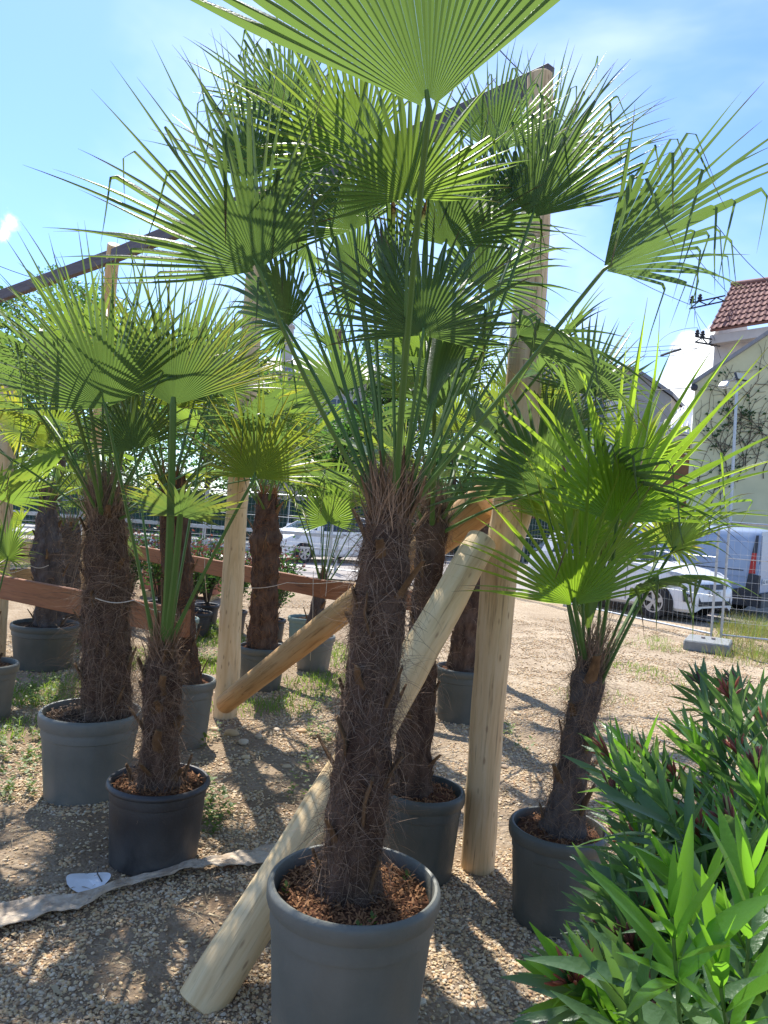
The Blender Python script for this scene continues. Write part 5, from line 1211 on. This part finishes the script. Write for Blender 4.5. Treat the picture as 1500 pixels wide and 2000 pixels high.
# ------------------------------------------------------------------ ground litter
def strip():
    ctr = [(-30, 1815, 52), (40, 1795, 50), (95, 1778, 40), (150, 1774, 32), (200, 1752, 18), (256, 1730, 16), (320, 1716, 17), (365, 1704, 20), (400, 1698, 18), (452, 1690, 24), (490, 1684, 30), (525, 1676, 34), (565, 1668, 34)]
    mb = MB(); vs = []; K = 10; sub_ = 5; pts = []
    for i in range(len(ctr) - 1):
        for j in range(sub_):
            t = j / sub_; a, b = ctr[i], ctr[i + 1]; pts.append(tuple(a[q] * (1 - t) + b[q] * t for q in range(3)))
    for i, (px, py, wpx) in enumerate(pts):
        for k in range(K + 1):
            s_ = (k / K - .5) * wpx; g = G(px + s_ * .12, py + s_ * .9)
            z = .032 + .018 * abs(noise.noise(V(i * .16, k * .5, 1))) + .009 * abs(math.sin(k * 1.3 + noise.noise(V(i * .12, 0, 5)) * 3)) * (20 / max(20, wpx)) + .012 * noise.noise(V(i * .5, k * .9, 3))
            vs.append((g.x, g.y, hgt(g.x, g.y) + z))
    n = K + 1
    fs = [(i * n + k, i * n + k + 1, (i + 1) * n + k + 1, (i + 1) * n + k) for i in range(len(pts) - 1) for k in range(K)]
    mb.add(vs, fs); o = mb.build('fleece_strip', M_FAB, None, loc=vs[0]); sm = o.modifiers.new('thick', 'SOLIDIFY'); sm.thickness = .003
    tag(o, 'dirty white twisted fleece strip lying from the left edge to the front pot', 'fabric strip')
strip()
# white paper disc, folded, with printed marks
g = G(172, 1728); root = empty('paper_disc', (g.x, g.y, hgt(g.x, g.y) + .018), 'crumpled white round paper piece on the pebbles beside the fleece', 'paper')
mb = MB(); n = 28; vs = [(0, 0, .014)]
for j in range(1, 4):
    for k in range(n):
        a = 2 * math.pi * k / n; q = .092 * j / 3; vs.append((q * math.cos(a), q * .85 * math.sin(a), .014 + .012 * math.sin(a * 2 + 1) * j / 3 - (.010 if math.sin(a) < -.6 else 0)))
fs = [(0, 1 + k, 1 + (k + 1) % n) for k in range(n)] + [(1 + j * n + k, 1 + (j + 1) * n + k, 1 + (j + 1) * n + (k + 1) % n, 1 + j * n + (k + 1) % n) for j in range(2) for k in range(n)]
mb.add(vs, fs); mb.build('sheet', M_PAPER, root)
mb = MB(); mb.tube([(.01, .08, .030), (.03, .02, .030), (.07, -.035, .027)], .003, 5); mb.tube([(-.03, .03, .024), (-.022, .042, .024), (-.012, .034, .024), (-.022, .022, .024), (-.03, .03, .024)], .0008, 4); mb.tube([(.02, .01, .025), (.03, .02, .026)], .001, 4); mb.build('printed_line', M_INK, root)
# straws, dead leaf bits
r = random.Random(8); mb = MB()
for i in range(4200):
    y = 2.3 + 6 * r.random() ** 1.6; x = r.uniform(-.62, .66) * y; p = V(x, y, hgt(x, y) + .012 + r.random() * .006)
    d = V(r.gauss(0, 1), r.gauss(0, 1), r.gauss(0, .12)).normalized(); L = r.uniform(.015, .07) * (1 if r.random() < .93 else 2.2); s_ = d.cross(V(0, 0, 1)).normalized() * (r.uniform(.0008, .0026) if r.random() < .96 else r.uniform(.005, .011)); m_ = p + d * L * .5 + V(0, 0, r.uniform(0, .012)) + s_ * r.gauss(0, 3)
    mb.add([p - s_, p + s_, m_ + s_, m_ - s_, p + d * L], [(0, 1, 2, 3), (3, 2, 4)], (0, r.random(), 0, 1))
o = mb.build('straw_litter', M_STRAW, None, kind='stuff'); o['label'] = 'dry straws and dead leaf bits scattered over the gravel'; o['category'] = 'litter'
# larger loose stones by the posts
mbs = []
for k in range(3):
    mb = MB(); mb.lathe([(.001, -.5), (.32, -.42), (.5, -.1), (.46, .2), (.25, .42), (.001, .5)], 9)
    mb.v = [tuple(Vector(v_) * (1 + .25 * noise.noise(Vector(v_) * 2 + V(k * 9, 0, 0)))) for v_ in mb.v]; mbs.append(mb.mesh('stone', M_PEB))
for i, (px, py, s_) in enumerate([(452, 1435, .09), (475, 1452, .07), (420, 1425, .06), (505, 1440, .05), (540, 1428, .05), (590, 1430, .06), (615, 1440, .045), (480, 1480, .05), (380, 1555, .05), (985, 1500, .05), (820, 1960, .035), (1010, 1395, .06), (560, 1500, .05), (90, 1500, .06), (130, 1470, .05)]):
    g = G(px, py); o = bpy.data.objects.new('stone', mbs[i % 3]); COL.objects.link(o); o.location = (g.x, g.y, hgt(g.x, g.y) + s_ * .18); o.scale = (s_ * 1.3, s_, s_ * .6); o.rotation_euler = (0, 0, i * 1.3)
    tag(o, ('largest rounded stone in the dark soil beside the left log post', 'flat stone just right of the largest stone by the left post', 'small stone left of the foot of the left post', 'small stone under the lower end of the orange brace', 'stone alone to the right of the left log post',
        'left one of two stones below the slim grey palm pot', 'right one of two stones below the slim grey palm pot', 'stone in front of the left post lying in its shadow', 'small stone touching the black plastic pot on its right', 'stone on gravel right of the tall right post',
        'small stone at the lower right of the front pot', 'stone in the sun behind the right post beside the slate pot', 'stone in the middle of the open ground between posts', 'stone among weeds left of the wide grey pot', 'stone in weeds between left edge pot and wide grey pot')[i], 'stone', 'loose stones in the yard')

# grass and weeds
def blades(mb, c, R, n, h, r, w_=.004):
    for i in range(n):
        a = r.random() * 6.28; q = R * math.sqrt(r.random()); x, y = c[0] + q * math.cos(a), c[1] + q * math.sin(a); p = V(x, y, hgt(x, y) - .003)
        d = V(r.gauss(0, .35), r.gauss(0, .35), 1).normalized(); L = h * r.uniform(.4, 1.2); s_ = V(r.gauss(0, 1), r.gauss(0, 1), 0).normalized() * w_; b = V(r.gauss(0, .3), r.gauss(0, .3), 0) * L
        mb.add([p - s_, p + s_, p + d * L * .55 + s_ * .8 + b * .3, p + d * L * .55 - s_ * .8 + b * .3, p + d * L + b], [(0, 1, 2, 3), (3, 2, 4)], (.2, r.random(), 0, 1))
def sprigs(mb, c, R, n, r, h=.12):
    for i in range(n):
        a = r.random() * 6.28; q = R * math.sqrt(r.random()); x, y = c[0] + q * math.cos(a), c[1] + q * math.sin(a); p = V(x, y, hgt(x, y)); H_s = h * r.uniform(.5, 1.3)
        for j in range(r.randint(6, 12)):
            th = j * 2.4; z = H_s * r.random(); d = V(math.cos(th), math.sin(th), r.uniform(.1, .9)).normalized(); L = r.uniform(.02, .05); s_ = d.cross(V(0, 0, 1)).normalized() * L * .26; b0 = p + V(0, 0, z)
            mb.add([b0, b0 + d * L * .5 + s_, b0 + d * L - V(0, 0, .006), b0 + d * L * .5 - s_], [(0, 1, 2, 3)], (.2, r.random(), 0, 1))
r = random.Random(12); mb = MB()
for px, py, R, n in [(70, 1360, .35, 500), (120, 1250, .5, 700), (150, 1330, .3, 250), (395, 1300, .4, 900), (400, 1250, .5, 1100), (390, 1220, .5, 900), (20, 1430, .3, 200), (470, 1380, .3, 150), (610, 1345, .4, 350), (650, 1290, .4, 350), (560, 1380, .3, 200), (650, 1330, .3, 250), (300, 1290, .5, 500), (640, 1270, .5, 500), (150, 1210, .5, 600), (30, 1100, 1.0, 800), (1240, 1305, .3, 120), (1160, 1360, .4, 90), (1300, 1330, .5, 150)]:
    g = G(px, py); blades(mb, g, R, n, .08, r)
o = mb.build('grass', M_GRASS, None, kind='stuff'); o['label'] = 'thin green grass growing through the gravel between the pots'; o['category'] = 'grass'
mb = MB()
for px, py, R, n in [(65, 1380, .18, 26), (90, 1350, .25, 22), (60, 1490, .2, 18), (20, 1540, .2, 14), (40, 1460, .25, 20), (395, 1240, .4, 70), (400, 1290, .25, 40), (150, 1290, .4, 40), (400, 1450, .15, 7), (395, 1610, .12, 10), (420, 1580, .15, 9), (580, 1560, .08, 4), (615, 1430, .1, 4), (640, 1450, .1, 4), (600, 1370, .3, 14), (1025, 1470, .06, 3), (1000, 1440, .1, 5), (430, 1640, .08, 3), (585, 1500, .1, 4), (640, 1440, .1, 4), (120, 1560, .08, 4)]:
    g = G(px, py); sprigs(mb, g, R, n, r)
for cx, cy, z in [(A_[0] + .02, A_[1] - .22, .50), (A_[0] + .06, A_[1] - .17, .50), (A_[0] + .17, A_[1] + .10, .50), (A_[0] - .21, A_[1] - .03, .5)]:
    for j in range(7):
        th = j * .9; d = V(math.cos(th), math.sin(th), .7).normalized(); L = .022; s_ = d.cross(V(0, 0, 1)).normalized() * L * .3; b0 = V(cx, cy, z + .01 * (j % 3)); mb.add([b0, b0 + d * L * .5 + s_, b0 + d * L, b0 + d * L * .5 - s_], [(0, 1, 2, 3)], (.2, r.random(), 0, 1))
o = mb.build('weeds', M_GRASS, None, kind='stuff'); o['label'] = 'leafy green weeds sprouting at the foot of the pots'; o['category'] = 'weeds'
mb = MB(); gm = MB()
for i in range(26):
    g = G(r.uniform(1425, 1580), r.uniform(1212, 1290)); blades(mb, g, .42, 130, .24, r, .003); blades(gm, g, .45, 90, .22, r, .003)
for i in range(10):
    g = G(r.uniform(1210, 1420), r.uniform(1245, 1275)); blades(gm, g, .25, 45, .11, r, .003)
o = gm.build('tall_grass', M_GRASS, None, kind='stuff'); o['label'] = 'fresh green blades mixed into the dry grass by the fence foot'; o['category'] = 'grass'
o = mb.build('dry_grass', M_DRYGRASS, None, kind='stuff'); o['label'] = 'long half dry grass round the fence foot at right'; o['category'] = 'grass'

# ------------------------------------------------------------------ oleander in the foreground
ol = empty('oleander_bush', V(1.05, 1.45, 0), 'large oleander with long leaves and red buds in the right foreground', 'shrub'); oo = Vector(ol.location)
r = random.Random(21)
tips = []
for (x0, x1, y0, y1, d0, d1, n) in [(1330, 1520, 1330, 1480, 1.9, 2.5, 12), (1210, 1330, 1440, 1540, 1.75, 2.1, 6), (1200, 1520, 1520, 1680, 1.45, 2.0, 20), (1170, 1520, 1660, 1850, 1.2, 1.6, 22), (1120, 1520, 1820, 2010, 1.05, 1.5, 24), (1080, 1200, 1930, 2080, 1.3, 1.7, 7), (1200, 1290, 1660, 1900, 1.4, 1.8, 8), (1300, 1520, 1400, 1700, 1.6, 2.1, 16), (1200, 1560, 1950, 2200, 1.0, 1.3, 18), (1420, 1600, 1500, 1900, 1.3, 1.8, 16)]:
    for k in range(n): tips.append((P(r.uniform(x0, x1), r.uniform(y0, y1), r.uniform(d0, d1)), r.random()))
tips += [(P(1312, 1790, .78), .97), (P(1400, 1880, .80), .96), (P(1225, 1960, .82), .7), (P(1470, 1700, .95), .98), (P(1290, 1560, 1.35), .5), (P(1315, 1700, 1.12), .95), (P(1425, 1790, 1.02), .9), (P(1205, 1560, 1.6), .2), (P(1190, 1480, 1.7), .3)]
sm_ = MB(); leaves = []
def ole_leaf(p, d, L, Wd_, up, bend, rnd):
    """curved lance-shaped blade with folded midrib; returns verts, faces"""
    d = d.normalized(); s_ = d.cross(up).normalized(); n_ = s_.cross(d).normalized(); vs = []; fs = []; K = 7
    for k in range(K + 1):
        t = k / K; c = p + d * L * t + V(0, 0, -1) * bend * L * t * t * .5; w2 = Wd_ * (math.sin(math.pi * min(1, .06 + t * .94) ** .85) ** .8 if 0 < t < 1 else .05) * .5
        vs += [c - s_ * w2 + n_ * w2 * .28, c, c + s_ * w2 + n_ * w2 * .28]
    for k in range(K):
        q = k * 3; fs += [(q, q + 1, q + 4, q + 3), (q + 1, q + 2, q + 5, q + 4)]
    return vs, fs
buds = MB(); budsp = MB()
for ti, (tp, rn) in enumerate(tips):
    tp = tp - oo; b0 = V(r.gauss(0, .06), r.gauss(0, .06), .05) + (V(-.45, -.45, 0) if (tp + oo).y < 1.0 else V(0, 0, 0)); dz = tp - b0; mid = b0 + dz * .5 + V(-dz.x * .2, -dz.y * .2, .08); pts = []
    for k in range(9):
        t = k / 8; pts.append(b0 * (1 - t) ** 2 + mid * 2 * t * (1 - t) + tp * t * t)
    sm_.tube(pts, [.006 - .004 * k / 8 for k in range(9)], 6, False, col=[(0, .3 + .5 * k / 8, 0, 1) for k in range(9)])
    ax = (pts[-1] - pts[-2]).normalized()
    nw = 5 if rn < .9 else 6; a0 = r.random() * 6.28
    for wv_ in range(nw):
        back = wv_ * .030 + .004; c = tp - ax * back
        for j in range(3):
            a = a0 + wv_ * 1.05 + j * 2.094 + r.gauss(0, .15); o1 = ax.orthogonal().normalized(); o2 = ax.cross(o1); rad_ = o1 * math.cos(a) + o2 * math.sin(a)
            open_ = .24 + .17 * wv_ + r.gauss(0, .08); d = ax * math.cos(open_) + rad_ * math.sin(open_); L = r.uniform(.11, .19) * (.62 + .14 * min(wv_, 3)); 
            vs, fs = ole_leaf(c, d, L, L * r.uniform(.11, .16), ax - d * .3, r.uniform(0, .5), 0)
            leaves.append((vs, fs, r.random(), rn > .8 and wv_ < 4, (c + oo - V(0, 0, CH)).length))
    if rn < .44:
        B_mb = budsp if ti % 3 == 0 else buds
        for j in range(r.randint(12, 20)):
            dd = (ax + V(r.gauss(0, .45), r.gauss(0, .45), r.gauss(0, .3))).normalized(); q0 = tp + dd * r.uniform(.01, .035); L = r.uniform(.018, .034)
            B_mb.tube([tp, q0], .0011, 4, False, col=(0, .2, 0, 1)); B_mb.tube([q0, q0 + dd * L * .5, q0 + dd * L], [.0018, .0036, .0008], 6, col=[(0, .1, 0, 1), (0, .4, 0, 1), (0, 1, 0, 1)])
leaves.sort(key=lambda q: q[4])
for vs, fs, rn, yg, dd in leaves[:298]:
    mb = MB(); mb.add(vs, fs, [(k // 3 / 8 * .5, rn, 0, 1) for k in range(len(vs))]); mb.build('leaf', M_OLEN if yg else M_OLE, ol)
for yg, nm in ((False, 'foliage'), (True, 'young_foliage')):
    mb = MB()
    for vs, fs, rn, y_, dd in leaves[298:]:
        if y_ == yg: mb.add(vs, fs, [(.2, rn, 0, 1)] * len(vs))
    if mb.v: mb.build(nm, M_OLEN if yg else M_OLE, ol, kind='stuff')
sm_.build('stems', M_PET, ol); buds.build('red_buds', M_REDF, ol, kind='stuff'); budsp.build('purple_buds', M_PURP, ol, kind='stuff')
